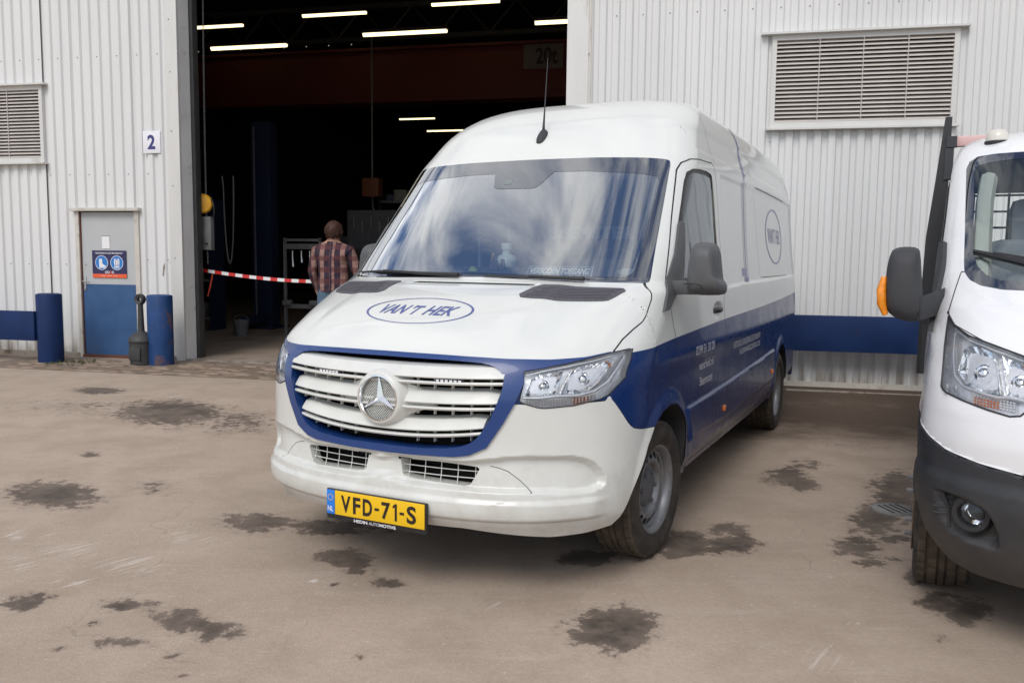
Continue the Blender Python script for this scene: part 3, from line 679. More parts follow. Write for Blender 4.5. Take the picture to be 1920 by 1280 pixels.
# grille bars: three double blades
def x_at(poly, z):
    xs_ = []
    for (x0, z0), (x1, z1) in zip(poly, poly[1:]):
        if (z0-z)*(z1-z) <= 0 and z0 != z1: xs_.append(x0+(z-z0)/(z1-z0)*(x1-x0))
    return max(xs_) if xs_ else .5
SL = [(1.040, .960, .010), (.937, .853, .014), (.828, .748, .034)]
for i, (zt, zl, crn) in enumerate(SL):
    for sg in (1, -1):
        mb = MB(True); secs = []; lip = []
        xe = x_at(FR_IN, zl+.012)+.004
        for x in np.linspace(0.0, 1, 22):
            xx = x*xe; t = x
            e = sstep(np.array(t), .90, 1.0); zt2 = zt-.010*e; cr = crn*(1-t*t)  # slight crown
            y0 = VB.front(min(xx, .60), .9)[1]
            b = float(zl-cr); zt_ = float(zt2-cr)
            secs.append([(sg*xx, y0-.075, zt_), (sg*xx, y0-.036, zt_-.010), (sg*xx, y0-.015, (zt_+b)/2+.006), (sg*xx, y0-.003, b+.027), (sg*xx, y0-.006, b+.0225), (sg*xx, y0-.060, b+.026)])
            lip.append([(sg*xx, y0-.030, b+.008), (sg*xx, y0+.001, b+.009), (sg*xx, y0+.004, b+.003), (sg*xx, y0-.001, b-.004), (sg*xx, y0-.034, b-.002)])
        mb.sweep(secs); mb.sweep(lip)
        mb.build('grille_bar', [GRIDM], van, smooth=24)
fn = MB(True)
for x in np.linspace(-.50, .50, 13):
    if abs(x) < .1: continue
    y0 = VB.front(abs(x), .9)[1]-.036
    for zt, zl, crn in SL:
        if x_at(FR_IN, zl-.02) > abs(x)+.01: fn.box((x, y0-.012, zl-crn*(1-(x/.5)**2)-.004), (.003, .02, .052))
fn.build('grille_fins', [GRIDM], van)['kind'] = 'stuff'
for x0 in (-.298, .333):
    y0 = VB.front(x0, .95)[1]; sl_ = MB(True); ang = math.atan2(VB.front(x0+.05, .95)[1]-VB.front(x0-.05, .95)[1], .1)
    sl_.box((x0, y0-.008, .966), (.135, .02, .015), bev=.004, mtx=Matrix.Rotation(ang, 4, 'Z')); b_ = sl_.build('strobe_light', [BLACK], van)
    le = MB(True)
    for k in range(6): le.box((x0-.05+k*.02, y0+.0025+(k-2.5)*.02*math.tan(ang), .966), (.014, .004, .010), bev=.0015)
    le.build('strobe_lens', [SATIN], b_)
# emblem: pod, ring, three-pointed star and mesh
EY, EZ = 1.012, .872
pd = MB(True); pd.lathe([(.150, -.075), (.140, -.045), (.128, -.015), (.118, .010), (.110, .021), (.103, .022), (.100, .012), (.096, -.006)], 'y', (0, EY, EZ), 56)
# arms of the pod widening into the middle blade
for sg in (1, -1):
    pd.sweep([[(sg*x, EY-.018-.05*t, EZ+h), (sg*x, EY-.010-.05*t, EZ+h*.3), (sg*x, EY-.010-.05*t, EZ-h*.4), (sg*x, EY-.022-.05*t, EZ-h), (sg*x, EY-.09, EZ)] for t, x, h in ((0, .06, .088), (.35, .13, .066), (.7, .19, .046), (1, .25, .028))])
pd.build('emblem_pod', [GRIDM], van, smooth=50)
eb = empty('emblem', (0, 0, 0), parent=van)
bk = MB(True); bk.cyl((0, EY-.012, EZ), (0, EY-.006, EZ), .098, seg=40); bk.build('emblem_back', [HOLLOW], eb)
ms_ = MB(True)
for k in range(-12, 13):
    o_ = k*.0085
    if abs(o_) < .094:
        h_ = math.sqrt(.096**2-o_**2); c45 = math.sqrt(.5)
        for sx in (1, -1):
            ms_.tube([(c45*(o_-h_)*sx, EY-.003, EZ+c45*(o_+h_)), (c45*(o_+h_)*sx, EY-.003, EZ+c45*(o_-h_))], .0016, 4)
ms_.build('emblem_mesh', [GRIDM], eb, smooth=0)
rg = MB(True); rg.lathe([(.093, .004), (.093, .016), (.097, .023), (.103, .022), (.1055, .012), (.104, -.004), (.093, .004)], 'y', (0, EY, EZ), 64); rg.build('emblem_ring', [CHROME], eb)
st = MB(True)
for k in range(3):
    a = math.pi/2+k*2*math.pi/3
    d = np.array([math.cos(a), 0, math.sin(a)]); pr = np.array([-math.sin(a), 0, math.cos(a)]); o_ = np.array([0, EY, EZ]); up = np.array([0, 1, 0])
    tip = o_+d*.097+up*.010; w1 = o_+pr*.019+d*.011+up*.004; w2 = o_-pr*.019+d*.011+up*.004; c0 = o_+up*.028; bb = o_-up*.002
    st.add([c0, w1, tip+pr*.001, tip-pr*.001, w2, bb+d*.09], [[0, 1, 2], [0, 2, 3], [0, 3, 4], [1, 5, 2], [4, 3, 5], [2, 5, 3]])
st.build('emblem_star', [CHROME], eb, smooth=0)
# number plate, holder and lettering
pl = empty('number_plate', parent=van)
PY, PZ = 1.060, .3835; tilt = .0
hp = MB(True); hp.box((0, PY-.012, PZ-.011), (.535, .016, .138), bev=.006); hp.build('plate_holder', [BLACK], pl)
py = MB(True); py.box((.0225, PY, PZ), (.475, .006, .110), bev=.002); py.build('plate_face', [PLATEY], pl)
pb = MB(True); pb.box((-.2385, PY+.0003, PZ), (.043, .006, .110), bev=.002); pb.build('plate_band', [PLATEB], pl)
pf = lambda x0, z0, d=.0045: (lambda a, b: (x0+a, PY+d, z0+b))
x0 = -.180
for ch, w_, h_, dy in (('V', .053, .077, 0), ('F', .040, .077, 0), ('D', .050, .077, 0), ('-', .023, .012, .032), ('7', .046, .077, 0), ('1', .022, .077, 0), ('-', .023, .012, .032), ('S', .048, .079, -.001)):
    if ch == '1':
        q = MB(True); q.add([pf(x0, PZ-.0385)(a, b) for a, b in ((.010, 0), (.0215, 0), (.0215, .077), (.012, .077), (.0, .067), (.0, .055), (.010, .0625))], [[0, 1, 2, 3, 6], [3, 4, 5, 6]]); q.build('plate_letter', [INK], pl, smooth=0); x0 += w_+.0135; continue
    text_on('plate_letter', ch, pf(x0, PZ-.0385+dy), w_, h_, [INK], pl, bold=.028, flip=True); x0 += w_+.0135
text_on('country_letters', 'NL', pf(-.254, PZ-.042), .031, .024, [WPRINT], pl, bold=.02, flip=True)
es = MB(True)
for k in range(12):
    a = 2*math.pi*k/12; c_ = (-.2385+.0135*math.cos(a), PZ+.022+.0135*math.sin(a)); es.add([(c_[0]+.0028*math.cos(q*math.pi/2), PY+.0045, c_[1]+.0028*math.sin(q*math.pi/2)) for q in range(4)], [[0, 1, 2, 3]])
es.build('star_circle', [PLATEY], pl, smooth=0)
text_on('dealer_lettering', 'HEDIN', pf(-.112, PZ-.0775, .0), .073, .014, [WPRINT], pl, bold=.03, flip=True)
text_on('dealer_lettering', 'AUTO', pf(-.032, PZ-.0775, .0), .056, .014, [WPRINT], pl, bold=-.004, shear=.12, flip=True)
text_on('dealer_lettering', 'MOTIVE', pf(.026, PZ-.0775, .0), .086, .014, [WPRINT], pl, bold=.03, flip=True)
# headlamps: housing, reflectors, trims, indicator, lens
def lamp_unit(sg):
    h = empty('headlight', parent=van)
    dep = lambda p: -.034-.0*p[..., 0]
    VB.region('lamp_housing', REG['lamp'], None, [SATIN], h, (sg,), off=dep)
    hl = densify(HL+[HL[0]], .015)
    mb = MB(True); strip(mb, hl, lambda a, b: VB.front(a*sg, b, -.001), lambda a, b: VB.front(a*sg*.997, b, -.036)); mb.build('lamp_wall', [SATIN], h, smooth=60)
    sl2 = MB(True); strip(sl2, hl, lambda a, b: VB.front(a*sg, b, .0015), lambda a, b: VB.front(a*sg+0, b, -.010)); 
    seal = [VB.front(a*sg, b, .001) for a, b in hl]; sl2.tube(seal, .0022, 6); sl2.build('lamp_seal', [GAP], h)
    for k_, (pl_, nx_, nz_) in enumerate((([(.650, .915), (.70, .910), (.752, .914), (.768, .95), (.772, 1.015), (.73, 1.012), (.68, 1.000), (.655, .985)], 9, 5), ([(.785, .918), (.83, .918), (.87, .932), (.897, .965), (.915, 1.02), (.92, 1.055), (.86, 1.042), (.795, 1.026)], 10, 6))):
        fm = MB(True); facets(fm, [(sg*a, b) for a, b in pl_], lambda a, b, d: VB.front(a, b, d), -.016, -.046, nx_, nz_, 5+k_); fm.build('reflector', [FACET], h, smooth=0)
        xc, zc, rr = ((.712, .958, .020), (.848, .980, .024))[k_]; P0 = VB.front(sg*xc, zc, -.042); fm = MB(True); fm.lathe([(rr, .0), (rr*.9, .010), (rr*.6, .018), (.001, .021)], 'y', tuple(P0), 20); fm.lathe([(rr*1.5, -.002), (rr*1.35, .004), (rr*1.1, .0)], 'y', tuple(P0), 20); fm.build('bulb_shield', [CHROME], h, smooth=40)
    tr = MB(True); tr.tube([VB.front(sg*x, z, -.012) for x, z in ((.640, .905), (.70, .905), (.765, .912), (.83, .910), (.88, .925), (.915, .96), (.935, 1.01), (.945, 1.06))], [.006, .008, .009, .009, .009, .012, .012, .008], 8)
    tr.tube([VB.front(sg*x, z, -.012) for x, z in ((.64, 1.0), (.70, 1.018), (.78, 1.036), (.86, 1.055), (.92, 1.072))], [.003, .004, .0045, .004, .003], 8)
    tr.tube([VB.front(sg*x, z, -.014) for x, z in ((.772, .915), (.778, .95), (.79, .985), (.80, 1.02))], .004, 8)
    tr.build('lamp_trim', [SATIN], h)
    ind = MB(True)
    for k in range(22):
        x = .662+k*.0108
        for j in range(3):
            z = .875+j*.0095+(.010*(k-10)/10 if k > 10 else 0)-.003
            p = VB.front(sg*x, z, -.020); ind.box(tuple(p), (.0085, .006, .0075), bev=.002)
    ind.m = [1 if (i // (len(ind.f)//66)) // 3 in (15, 16, 17, 18, 19) else 0 for i in range(len(ind.f))]
    ind.build('indicator', [SATIN, AMBER], h, smooth=30)
    ab = MB(True); p = VB.front(sg*.918, 1.035, -.025); ab.box(tuple(p), (.012, .012, .022), bev=.004); ab.build('amber_reflector', [AMBER], h)
    VB.region('lamp_lens', REG['lamp'], None, [LENS], h, (sg,), off=.001)
lamp_unit(1); lamp_unit(-1)
# bonnet air vents under the windscreen
for sg in (1, -1):
    V0 = [(.385, 1.302), (.395, 1.318), (.415, 1.349), (.425, 1.352), (.795, 1.347), (.826, 1.343), (.832, 1.333), (.800, 1.298), (.785, 1.291), (.48, 1.291), (.40, 1.296)]
    mb = MB(True); patch(mb, [(sg*a, b) for a, b in smooth_poly(V0)], lambda a, b, d: VB.front(a, b, d), .005, -.006, 26, 6); ve = mb.build('bonnet_vent', [VENTG], van, smooth=30)
    rb = MB(True)
    for k, zz in enumerate((1.303, 1.315, 1.328, 1.339)):
        rb.tube([VB.front(sg*x, zz, .006) for x in np.linspace(.425+.02*k, .782+.010*k, 10)], .0035, 6)
    for x in np.linspace(.44, .77, 14): rb.tube([VB.front(sg*x, z_, .0055) for z_ in (1.297, 1.309)], .002, 4)
    rb.build('vent_ribs', [VENTG], ve)
    gv = MB(True)
    for zz in (1.309, 1.3215, 1.3335): gv.tube([VB.front(sg*x, zz, .0045) for x in np.linspace(.43, .785, 10)], .0016, 4)
    gv.build('vent_slots', [HOLLOW], ve)
# wipers
for pts, arm in (([(-.86, 1.392), (-.66, 1.400), (-.40, 1.396), (-.10, 1.388)], [(-.115, 1.380), (-.35, 1.388), (-.62, 1.398)]), ([(.03, 1.390), (.25, 1.386), (.45, 1.381), (.62, 1.378)], [(.60, 1.370), (.45, 1.374), (.30, 1.381)])):
    w = MB(True); w.tube([VB.front(x, z, .012) for x, z in pts], [.004, .007, .007, .004], 6)
    w.tube([VB.front(x, z, .022) for x, z in arm], [.012, .009, .006], 8); w.tube([VB.front(x, z, .010) for x, z in pts], .003, 4)
    w.build('wiper', [BLACK], van)
# mirrors
def mirror(sg):
    h = empty('door_mirror', parent=van); oy, ox = (0, 0) if sg > 0 else (-.36, -.045)
    mb = MB(True)
    # sail plate on the door
    T3 = [(.050, 1.236), (-.02, 1.243), (-.16, 1.330), (-.29, 1.385), (-.34, 1.45), (-.44, 1.68), (-.405, 1.695), (-.26, 1.52), (-.13, 1.40), (-.01, 1.30)]
    patch(mb, T3, lambda a, b, d: VB.side(a, b, d, sg), .016, -.004, 20, 6); mb.build('mirror_base', [MGREY], h, smooth=30)
    ar = MB(True); ar.sweep([[(sg*x, y_+dy+oy*min(1, (x-.965)/.06), z_+dz) for dy, dz in ((-.045, -.034), (.04, -.034), (.052, .0), (.04, .038), (-.045, .038), (-.055, 0))] for x, y_, z_ in ((.965, -.17, 1.345), (1.03, -.16, 1.350), (1.10, -.15, 1.352), (1.15, -.145, 1.352))]); ar.build('mirror_arm', [MGREY], h, smooth=40)
    hd = MB(True)
    b = bmesh.new()
    prof = [(1.058, 1.320), (1.060, 1.44), (1.072, 1.545), (1.092, 1.572), (1.135, 1.578), (1.178, 1.572), (1.198, 1.545), (1.212, 1.45), (1.218, 1.390), (1.236, 1.375), (1.240, 1.335), (1.226, 1.318), (1.14, 1.314)]
    prof = smooth_poly(prof); prof = [(a+ox, b_) for a, b_ in prof]; cxm = sum(a for a, _ in prof)/len(prof); czm = sum(b_ for _, b_ in prof)/len(prof)
    for yy, k in ((.02, .0), (.018, .55), (.005, .80), (-.02, .93), (-.06, .99), (-.12, 1.0), (-.155, .98), (-.158, .93), (-.14, .90), (-.14, .02)):
        pass
    secs = [[(sg*(cxm+(a-cxm)*k), -.12+oy+yy, czm+(z_-czm)*k) for a, z_ in prof] for yy, k in ((.095, .50), (.088, .68), (.070, .83), (.045, .93), (.0, .99), (-.05, 1.0), (-.075, .985), (-.082, .95), (-.072, .93))]
    hd.sweep(secs); hd.build('mirror_shell', [MGREY], h, smooth=50)
    gl_ = MB(True); gl_.sweep([[(sg*(cxm+(a-cxm)*.92), -.12+oy-.074, czm+(z_-czm)*.92) for a, z_ in prof], [(sg*(cxm+(a-cxm)*.92), -.12+oy-.078, czm+(z_-czm)*.92) for a, z_ in prof]]); gl_.build('mirror_glass', [CHROME], h)
    ln = MB(True); q = [(1.06, 1.372), (1.115, 1.374), (1.145, 1.368), (1.153, 1.345), (1.154, 1.318)]
    ln.tube([(sg*(a+ox), -.12+oy+.094-.30*((a-1.145)**2+(z_-1.44)**2)*1.6, z_) for a, z_ in q], .0025, 5); ln.build('mirror_seam', [GAP], h)
mirror(1); mirror(-1)
# antenna and its base
an = empty('antenna', parent=van)
ab = MB(True); A0 = VB.front(.0, 2.18); A1 = VB.front(0, 2.278)
ax_ = (A1-A0)/np.linalg.norm(A1-A0); upn = np.array([0, -ax_[2], ax_[1]]); upn = -upn if upn[2] < 0 else upn
ab.sweep([[tuple(A0+ax_*t+np.array([w_, 0, 0])*s_+upn*hh) for s_, hh in ((-1, -.012), (-.8, h_*.45), (-.25, h_), (.25, h_), (.8, h_*.45), (1, -.012))] for t, w_, h_ in ((-.012, .012, .004), (.0, .024, .016), (.03, .033, .026), (.07, .034, .034), (.10, .026, .030), (.118, .012, .012))]); ab.build('antenna_base', [DGREY], an, smooth=50)
A2 = A0+ax_*.10+upn*.03; ar = MB(True); tip = np.array([A2[0]+.008, A2[1]-.03, A2[2]+.42]); ar.tube([A2, A2+(tip-A2)*.08, A2+(tip-A2)*.3, tip], [.009, .007, .0042, .0022], 8); ar.build('antenna_rod', [DGREY], an)
# roof seam lines beside the cab (pressed channels)
# side markers
for sg in (1, -1):
    for y_, z_ in ((-1.225, .572), (-3.06, .592)):
        mb = MB(True); c_ = VB.side(y_, z_, .004, sg); mb.box(tuple(c_), (.014, .050, .034), bev=.005); mb.build('side_marker', [AMBER], van)
# chassis stand-in: dark boxes added to block light underneath; wheel housings
ch = MB(True); ch.box((0, -1.95, .42), (1.50, 5.5, .22)); ch.box((0, .66, .44), (1.0, .35, .2))
ch.build('chassis_dark_box', [HOLLOW], van)
for yc, ln_ in ((0, ARCH), (-3.668, None)):
    for sg in (1, -1):
        mb = MB(True)
        if ln_: pts = [(a, max(b, .33)) for a, b in ln_]
        else: pts = [(yc+.405, .25)]+[(yc+.405*math.cos(a), .36+.405*math.sin(a)) for a in np.linspace(0, math.pi, 16)]+[(yc-.405, .25)]
        strip(mb, pts, lambda a, b: (sg*float(np.abs(VB.side(min(a, .24), max(b, .3))[0])-.006), a, b) if a < .25 else tuple(np.array([sg, 1, 1])*np.array([np.interp(b, [.2, .37, .525, .64, .72], [.905, .935, .975, .992, .995]), a, b])), lambda a, b: (sg*.60, yc+(a-yc)*.97, .36+(b-.36)*.97))
        pts2 = [(sg*.60, yc+(a-yc)*.97, .36+(b-.36)*.97) for a, b in pts]; mb.add(pts2, [list(range(len(pts2)))])
        mb.build('wheel_housing', [GAP], van, smooth=50)
for sg in (1, -1):
    make_wheel(van, (sg*.865, 0, .345), sg, steer=R(5))
    make_wheel(van, (sg*.865, -3.668, .345), sg)
# livery: bonnet oval and lettering
def ring_on(name, fn, rx, rz, wid, m_, seg=72, parent=van):
    mb = MB(True); A = []; B = []
    for k in range(seg):
        a = 2*math.pi*k/seg; A.append(fn(rx*math.cos(a), rz*math.sin(a))); B.append(fn((rx-wid)*math.cos(a), (rz-wid*rz/rx*.9)*math.sin(a)))
    mb.add(A+B, [[k, (k+1) % seg, seg+(k+1) % seg, seg+k] for k in range(seg)]); return mb.build(name, [m_], parent, smooth=0, fixn=False)
hx, hz = -.028, 1.2265
ring_on('oval_logo', lambda a, b: VB.front(hx+a, hz+b, .0018), .292, .0525, .012, BPRINT)
for s_, w_, xo in (('VAN', .150, -.207), ("'T", .058, -.040), ('HEK', .165, .040)):
    text_on('logo_lettering', s_, lambda a, b: VB.front(hx+xo+a, hz-.016+b, .0018), w_, .037, [BPRINT], van, shear=.28, bold=.020, flip=True)
sd1 = lambda y0, z0: (lambda a, b: VB.side(y0-a, z0+b, .0018))
text_on('side_lettering', '0299 31 30 20', sd1(-.53, .966), .44, .050, [WPRINT], van, flip=True)
text_on('side_lettering', 'vanthek.nl', sd1(-.63, .872), .345, .050, [WPRINT], van, flip=True)
text_on('side_lettering', 'Beemster', sd1(-.655, .782), .30, .050, [WPRINT], van, flip=True)
text_on('side_lettering', 'VERTICALE FUNDERINGSTECHNIEKEN', sd1(-1.53, .912), .98, .046, [WPRINT], van, flip=True)
text_on('side_lettering', 'EN DAMWANDCONSTRUCTIES', sd1(-1.76, .852), .77, .040, [WPRINT], van, flip=True)
ry, rz_ = -3.56, 1.70
ring_on('oval_logo', lambda a, b: VB.side(ry-a, rz_+b, .002), .50, .235, .035, MPRINT)
text_on('logo_lettering', "VAN'T HEK", lambda a, b: VB.side(ry+.38-a, rz_-.06+b, .002), .76, .13, [MPRINT], van, bold=.012, flip=True)
# mast of the drawn piling rig on the flank
def band(mb, pts):
    A = [VB.side(y_-w_/2, z_, .002) for y_, z_, w_ in pts]; B = [VB.side(y_+w_/2, z_, .002) for y_, z_, w_ in pts]; n = len(pts)
    mb.add(A+B, [[i, i+1, n+i+1, n+i] for i in range(n-1)])
mt = MB(True)
zz_ = np.linspace(2.47, 2.30, 9); band(mt, [(-2.42+.10*(i/8), z_, .05) for i, z_ in enumerate(zz_)])
band(mt, [(-2.31+.11*(i/10), z_, .055) for i, z_ in enumerate(np.linspace(2.30, 2.08, 11))])
band(mt, [(-2.20+.10*(i/20), z_, .022) for i, z_ in enumerate(np.linspace(2.08, 1.34, 21))])
band(mt, [(-2.26+.10*(i/20), z_, .010) for i, z_ in enumerate(np.linspace(2.05, 1.34, 21))])
band(mt, [(-2.14+.10*(i/20), z_, .010) for i, z_ in enumerate(np.linspace(2.06, 1.34, 21))])
for y_, z0_, z1_, w_ in ((-2.05, 1.44, 1.385, .16), (-2.11, 1.38, 1.345, .14), (-2.28, 2.20, 2.10, .07)): band(mt, [(y_, z0_, w_), (y_, (z0_+z1_)/2, w_), (y_, z1_, w_)])
mt.build('rig_print', [MPRINT], van, smooth=0, fixn=False)
# cab interior
ds = MB(True); ds.sweep([[(x, .05-.12*abs(x)**2, 1.345), (x, -.06-.06*x*x, 1.40), (x, -.25, 1.435), (x, -.46, 1.435), (x, -.60, 1.37), (x, -.62, .95), (x, -.05, .95)] for x in np.linspace(-.86, .86, 15)]); 
ds.box((.42, -.50, 1.44), (.42, .22, .10), bev=.04); ds.box((0, -.56, 1.30), (.36, .12, .22), bev=.03)
ds.build('dashboard', [CABIN], van, smooth=50)
sw = MB(True); mw = Matrix.Rotation(R(-62), 4, 'X')
ring = [tuple((mw @ Vector((.185*math.cos(a), .185*math.sin(a), 0)))+Vector((.44, -.70, 1.38))) for a in np.linspace(0, 2*math.pi, 33)]
sw.tube(ring, .016, 8); sw.tube([(.27, -.70, 1.38), (.61, -.70, 1.38)], .018, 6); sw.tube([(.44, -.62, 1.27), (.44, -.70, 1.38)], .03, 8); sw.build('steering_wheel', [BLACK], van)
for x in (-.62, -.22, .46):
    st_ = MB(True); st_.box((x, -1.02, .98), (.46, .5, .16), bev=.05); st_.box((x, -1.24, 1.30), (.46, .14, .62), bev=.06, mtx=Matrix.Rotation(R(-8), 4, 'X')); st_.box((x, -1.30, 1.72), (.27, .11, .20), bev=.04); st_.build('seat', [SEATM], van, smooth=50)
bh = MB(True); bh.box((0, -1.60, 1.42), (1.62, .03, 1.5)); bh.build('bulkhead', [CABIN], van)
hl_ = MB(True); hl_.box((0, -1.25, 2.06), (1.5, .9, .03), bev=.01); hl_.build('headliner', [CABING], van)
cm = MB(True); patch(cm, [(-.17, 1.985), (.16, 1.985), (.10, 1.895), (.08, 1.888), (-.15, 1.892), (-.165, 1.905)], lambda a, b, d: VB.front(a, b, d), -.008, -.05); cm.build('camera_housing', [CABIN], van)
sf = MB(True); patch(sf, [(-.20, 1.990), (.19, 1.990), (.125, 1.900), (.10, 1.884), (-.145, 1.886), (-.17, 1.898), (-.178, 1.93)], lambda a, b, d: VB.front(a, b, d), .0016, .0004, 20, 5); sf.build('sensor_border', [FRIT], ws)
cmb_ = MB(True); cmb_.prism([(-.105, 1.912), (-.058, 1.914), (-.062, 1.942), (-.10, 1.941)], lambda a, b, d: VB.front(a, b, d), .001, .0030); cmb_.build('camera_window', [CABING], van)
text_on('partition_lettering', 'BEEMSTER', lambda a, b: (-.157+a, -1.15, 1.618+b), .60, .085, [SIGNW], van, bold=.05, flip=True)
pb_ = MB(True); pb_.box((.15, -1.17, 1.70), (.80, .02, .40), bev=.005); pb_.build('partition_board', [CABIN], van)
ring_on('partition_print', lambda a, b: (.12+a, -1.152, 1.82+b), .16, .055, .012, CABING)
for x in (-.52, -.30): 
    bp_ = MB(True); bp_.tube([(x-.05, -.92, 2.0), (x, -.85, 1.40)], .012, 6); bp_.build('seat_belt', [CABING], van)
tk = MB(True); patch(tk, [(.84+.028*math.cos(a)*1.6-.06, 1.432+.016*math.sin(a)) for a in np.linspace(0, 2*math.pi, 20)[:-1]], lambda a, b, d: VB.front(a, b, d), -.006, -.010); tk.build('windscreen_sticker', [CABING], van)
# things on the dashboard
vm = van.matrix_basis if False else (Matrix.Translation((-.1282, 4.5643, 0)) @ Matrix.Rotation(-.45938, 4, 'Z'))
def vw(x, y, z): return vm @ Vector((x, -y, z))
sgn = empty('dashboard_sign', vw(.43, -.05, 1.375), -.45938, 'dark slanted no-entry sign card VERBODEN TOEGANG behind the van windscreen', 'sign')
# card leans back along the glass, 40 mm behind it
cd0 = lambda a, b: np.array(VB.front(.245+a, 1.406+b, -.03))-np.array([.43, -.05, 1.375])
sb = MB(True); sb.prism([(.0, -.006), (.372, -.006), (.362, .066), (.008, .066)], lambda a, b, d: cd0(a, b)+np.array([0, d, 0]), -.004, 0); sb.build('card', [mat('card_teal', (.02, .07, .13), .5)], sgn)
bd = MB(True)
for a0, b0, a1, b1 in ((.010, .062, .358, .062), (.010, .062, .003, .0), (.358, .062, .366, .0)): bd.tube([cd0(a0, b0)+np.array([0, .003, 0]), cd0(a1, b1)+np.array([0, .003, 0])], .0015, 4)
bd.build('card_border', [SIGNW], sgn)
text_on('card_lettering', 'VERBODEN TOEGANG', lambda a, b: cd0(.020+a, .024+b)+np.array([0, .003, 0]), .328, .031, [SIGNW], sgn, shear=.1, bold=.035, flip=True)
text_on('card_lettering', 'ART. 461 WETB. V. STRAFR.', lambda a, b: cd0(.026+a, .001+b)+np.array([0, .003, 0]), .29, .016, [SIGNW], sgn, shear=.1, bold=.01, flip=True)
bo = empty('air_freshener', vw(-.045, -.30, 1.437), -.4594, 'white round bottle with narrow cap standing on the van dashboard', 'bottle')
b1 = MB(); b1.lathe([(.001, 0), (.050, .002), (.058, .02), (.058, .045), (.045, .066), (.026, .074), (.024, .10), (.030, .102), (.030, .135), (.001, .138)], 'z', seg=24); b1.build('bottle_body', [mat('bottle_white', (.72, .80, .72), .35)], bo)
b2 = MB(); b2.tube([(-.05, -.03, .01), (-.085, -.03, .035), (-.07, -.03, .08)], .006, 6); b2.build('yellow_cord', [PLATEY], bo)
tg = empty('toy_figure', vw(-.055, -.17, 1.424), -.4594, 'small dark toy figures on the dashboard left of the white bottle', 'toy')
b3 = MB()
for k, (a, b_, s_) in enumerate(((0, 0, .03), (.045, .01, .026), (-.03, .02, .022), (.02, -.02, .024))):
    b3.box((a, b_, s_*.8), (s_, s_*.8, s_*1.6), bev=s_*.25); b3.lathe([(.001, s_*1.5), (s_*.45, s_*1.7), (s_*.45, s_*2.2), (.001, s_*2.4)], 'z', (a, b_, 0), 10)
b3.build('figure', [mat('toy_brown', (.16, .12, .10), .6, var=.4, vscale=60)], tg)
ty = empty('yellow_toy', vw(-.15, -.10, 1.408), -.4594, 'tiny yellow green toy car on the dashboard near the glass', 'toy')
b4 = MB(); b4.box((0, 0, .012), (.05, .03, .016), bev=.004); b4.box((-.004, 0, .026), (.026, .026, .014), bev=.004); b4.build('toy_body', [mat('toy_yellow', (.55, .60, .12), .4)], ty)
# ------------------------------------------------------------------ ground
WA, WY = .21865, 10.8736           # facade turn and distance
ca, sa = math.cos(WA), math.sin(WA)
def W(t, n, z=0.): return Vector((t*ca-n*sa, WY-t*sa-n*ca, z))
def camray(px, py):
    u, v = (px-960)/FPX, (py-640)/FPX; return _r*u+_d*v+_f
def gpt(px, py):
    d = camray(px, py); k = -CAM_H/d[2]; return d[0]*k, d[1]*k
def graded(lo, hi, st, far):
    a = list(np.arange(lo, hi, st)); k = st*2; x = a[-1]; r = []
    while x < far: x += k; k *= 1.5; r.append(x)
    x = lo; k = st*2; l = []
    while x > -far: x -= k; k *= 1.5; l.append(x)
    return np.array(l[::-1]+a+r)
gx = graded(-8.5, 6.5, .05, 160); gy = graded(2.2, 12.6, .05, 160)
GX, GY = np.meshgrid(gx, gy); nx, ny = len(gx), len(gy)
STAINS = [(135, 725, 238, 739, 1), (205, 748, 430, 800, .9), (390, 772, 505, 808, .35), (120, 755, 220, 765, .1), (5, 900, 190, 955, 1), (148, 846, 190, 857, .7), (408, 960, 555, 1000, .8), (535, 972, 690, 1004, .8), (590, 1026, 702, 1066, 1.3), (640, 1062, 700, 1082, .5), (690, 1080, 762, 1103, .8),
 (1058, 1132, 1240, 1226, 1.2), (285, 1136, 400, 1188, .85), (355, 1165, 470, 1204, .8), (190, 1122, 290, 1146, .7), (0, 1112, 80, 1148, .8), (40, 1110, 110, 1128, .5), (160, 1160, 195, 1178, .4), (180, 1192, 275, 1218, .65), (100, 1205, 130, 1224, .45), (305, 1226, 340, 1240, .5), (328, 1260, 352, 1272, .5), (618, 1092, 638, 1106, .6),
 (1225, 992, 1345, 1046, 1.3), (1310, 1000, 1430, 1042, .9), (1322, 978, 1405, 1004, .9), (1430, 875, 1520, 912, .8), (1480, 895, 1545, 922, .7), (1480, 862, 1545, 882, .4), (1550, 1000, 1660, 1046, .7), (1590, 940, 1700, 1010, .75), (1630, 880, 1740, 975, .85), (1640, 1000, 1725, 1020, .5), (1600, 1040, 1690, 1062, .35), (1695, 1058, 1735, 1098, 1), (1712, 1106, 1800, 1148, .8), (1760, 1120, 1872, 1172, 1.2),
 (1035, 1028, 1160, 1064, 1.2), (1150, 1000, 1250, 1050, .9), (680, 985, 760, 1000, .4), (265, 905, 310, 925, .25), (665, 1215, 700, 1240, .3), (1750, 1190, 1775, 1205, .4), (820, 905, 860, 925, .0)]
CHALK = [(0, 985, 60, 1020, .5), (60, 1010, 200, 1050, .42), (150, 1040, 330, 1080, .38), (90, 1080, 180, 1105, .5), (0, 1040, 70, 1080, .4), (568, 1082, 602, 1095, 1.2), (1090, 1142, 1112, 1150, .8), (1296, 1168, 1315, 1176, .6), (1295, 1192, 1318, 1204, .6), (1580, 1160, 1620, 1176, .4), (300, 985, 420, 1040, .28), (900, 1120, 960, 1140, .18), (1500, 1200, 1600, 1260, .2), (20, 1000, 45, 1010, .9), (80, 998, 96, 1008, .8)]
st_ = np.full(GX.shape, -1.); chk = np.full(GX.shape, -1.)
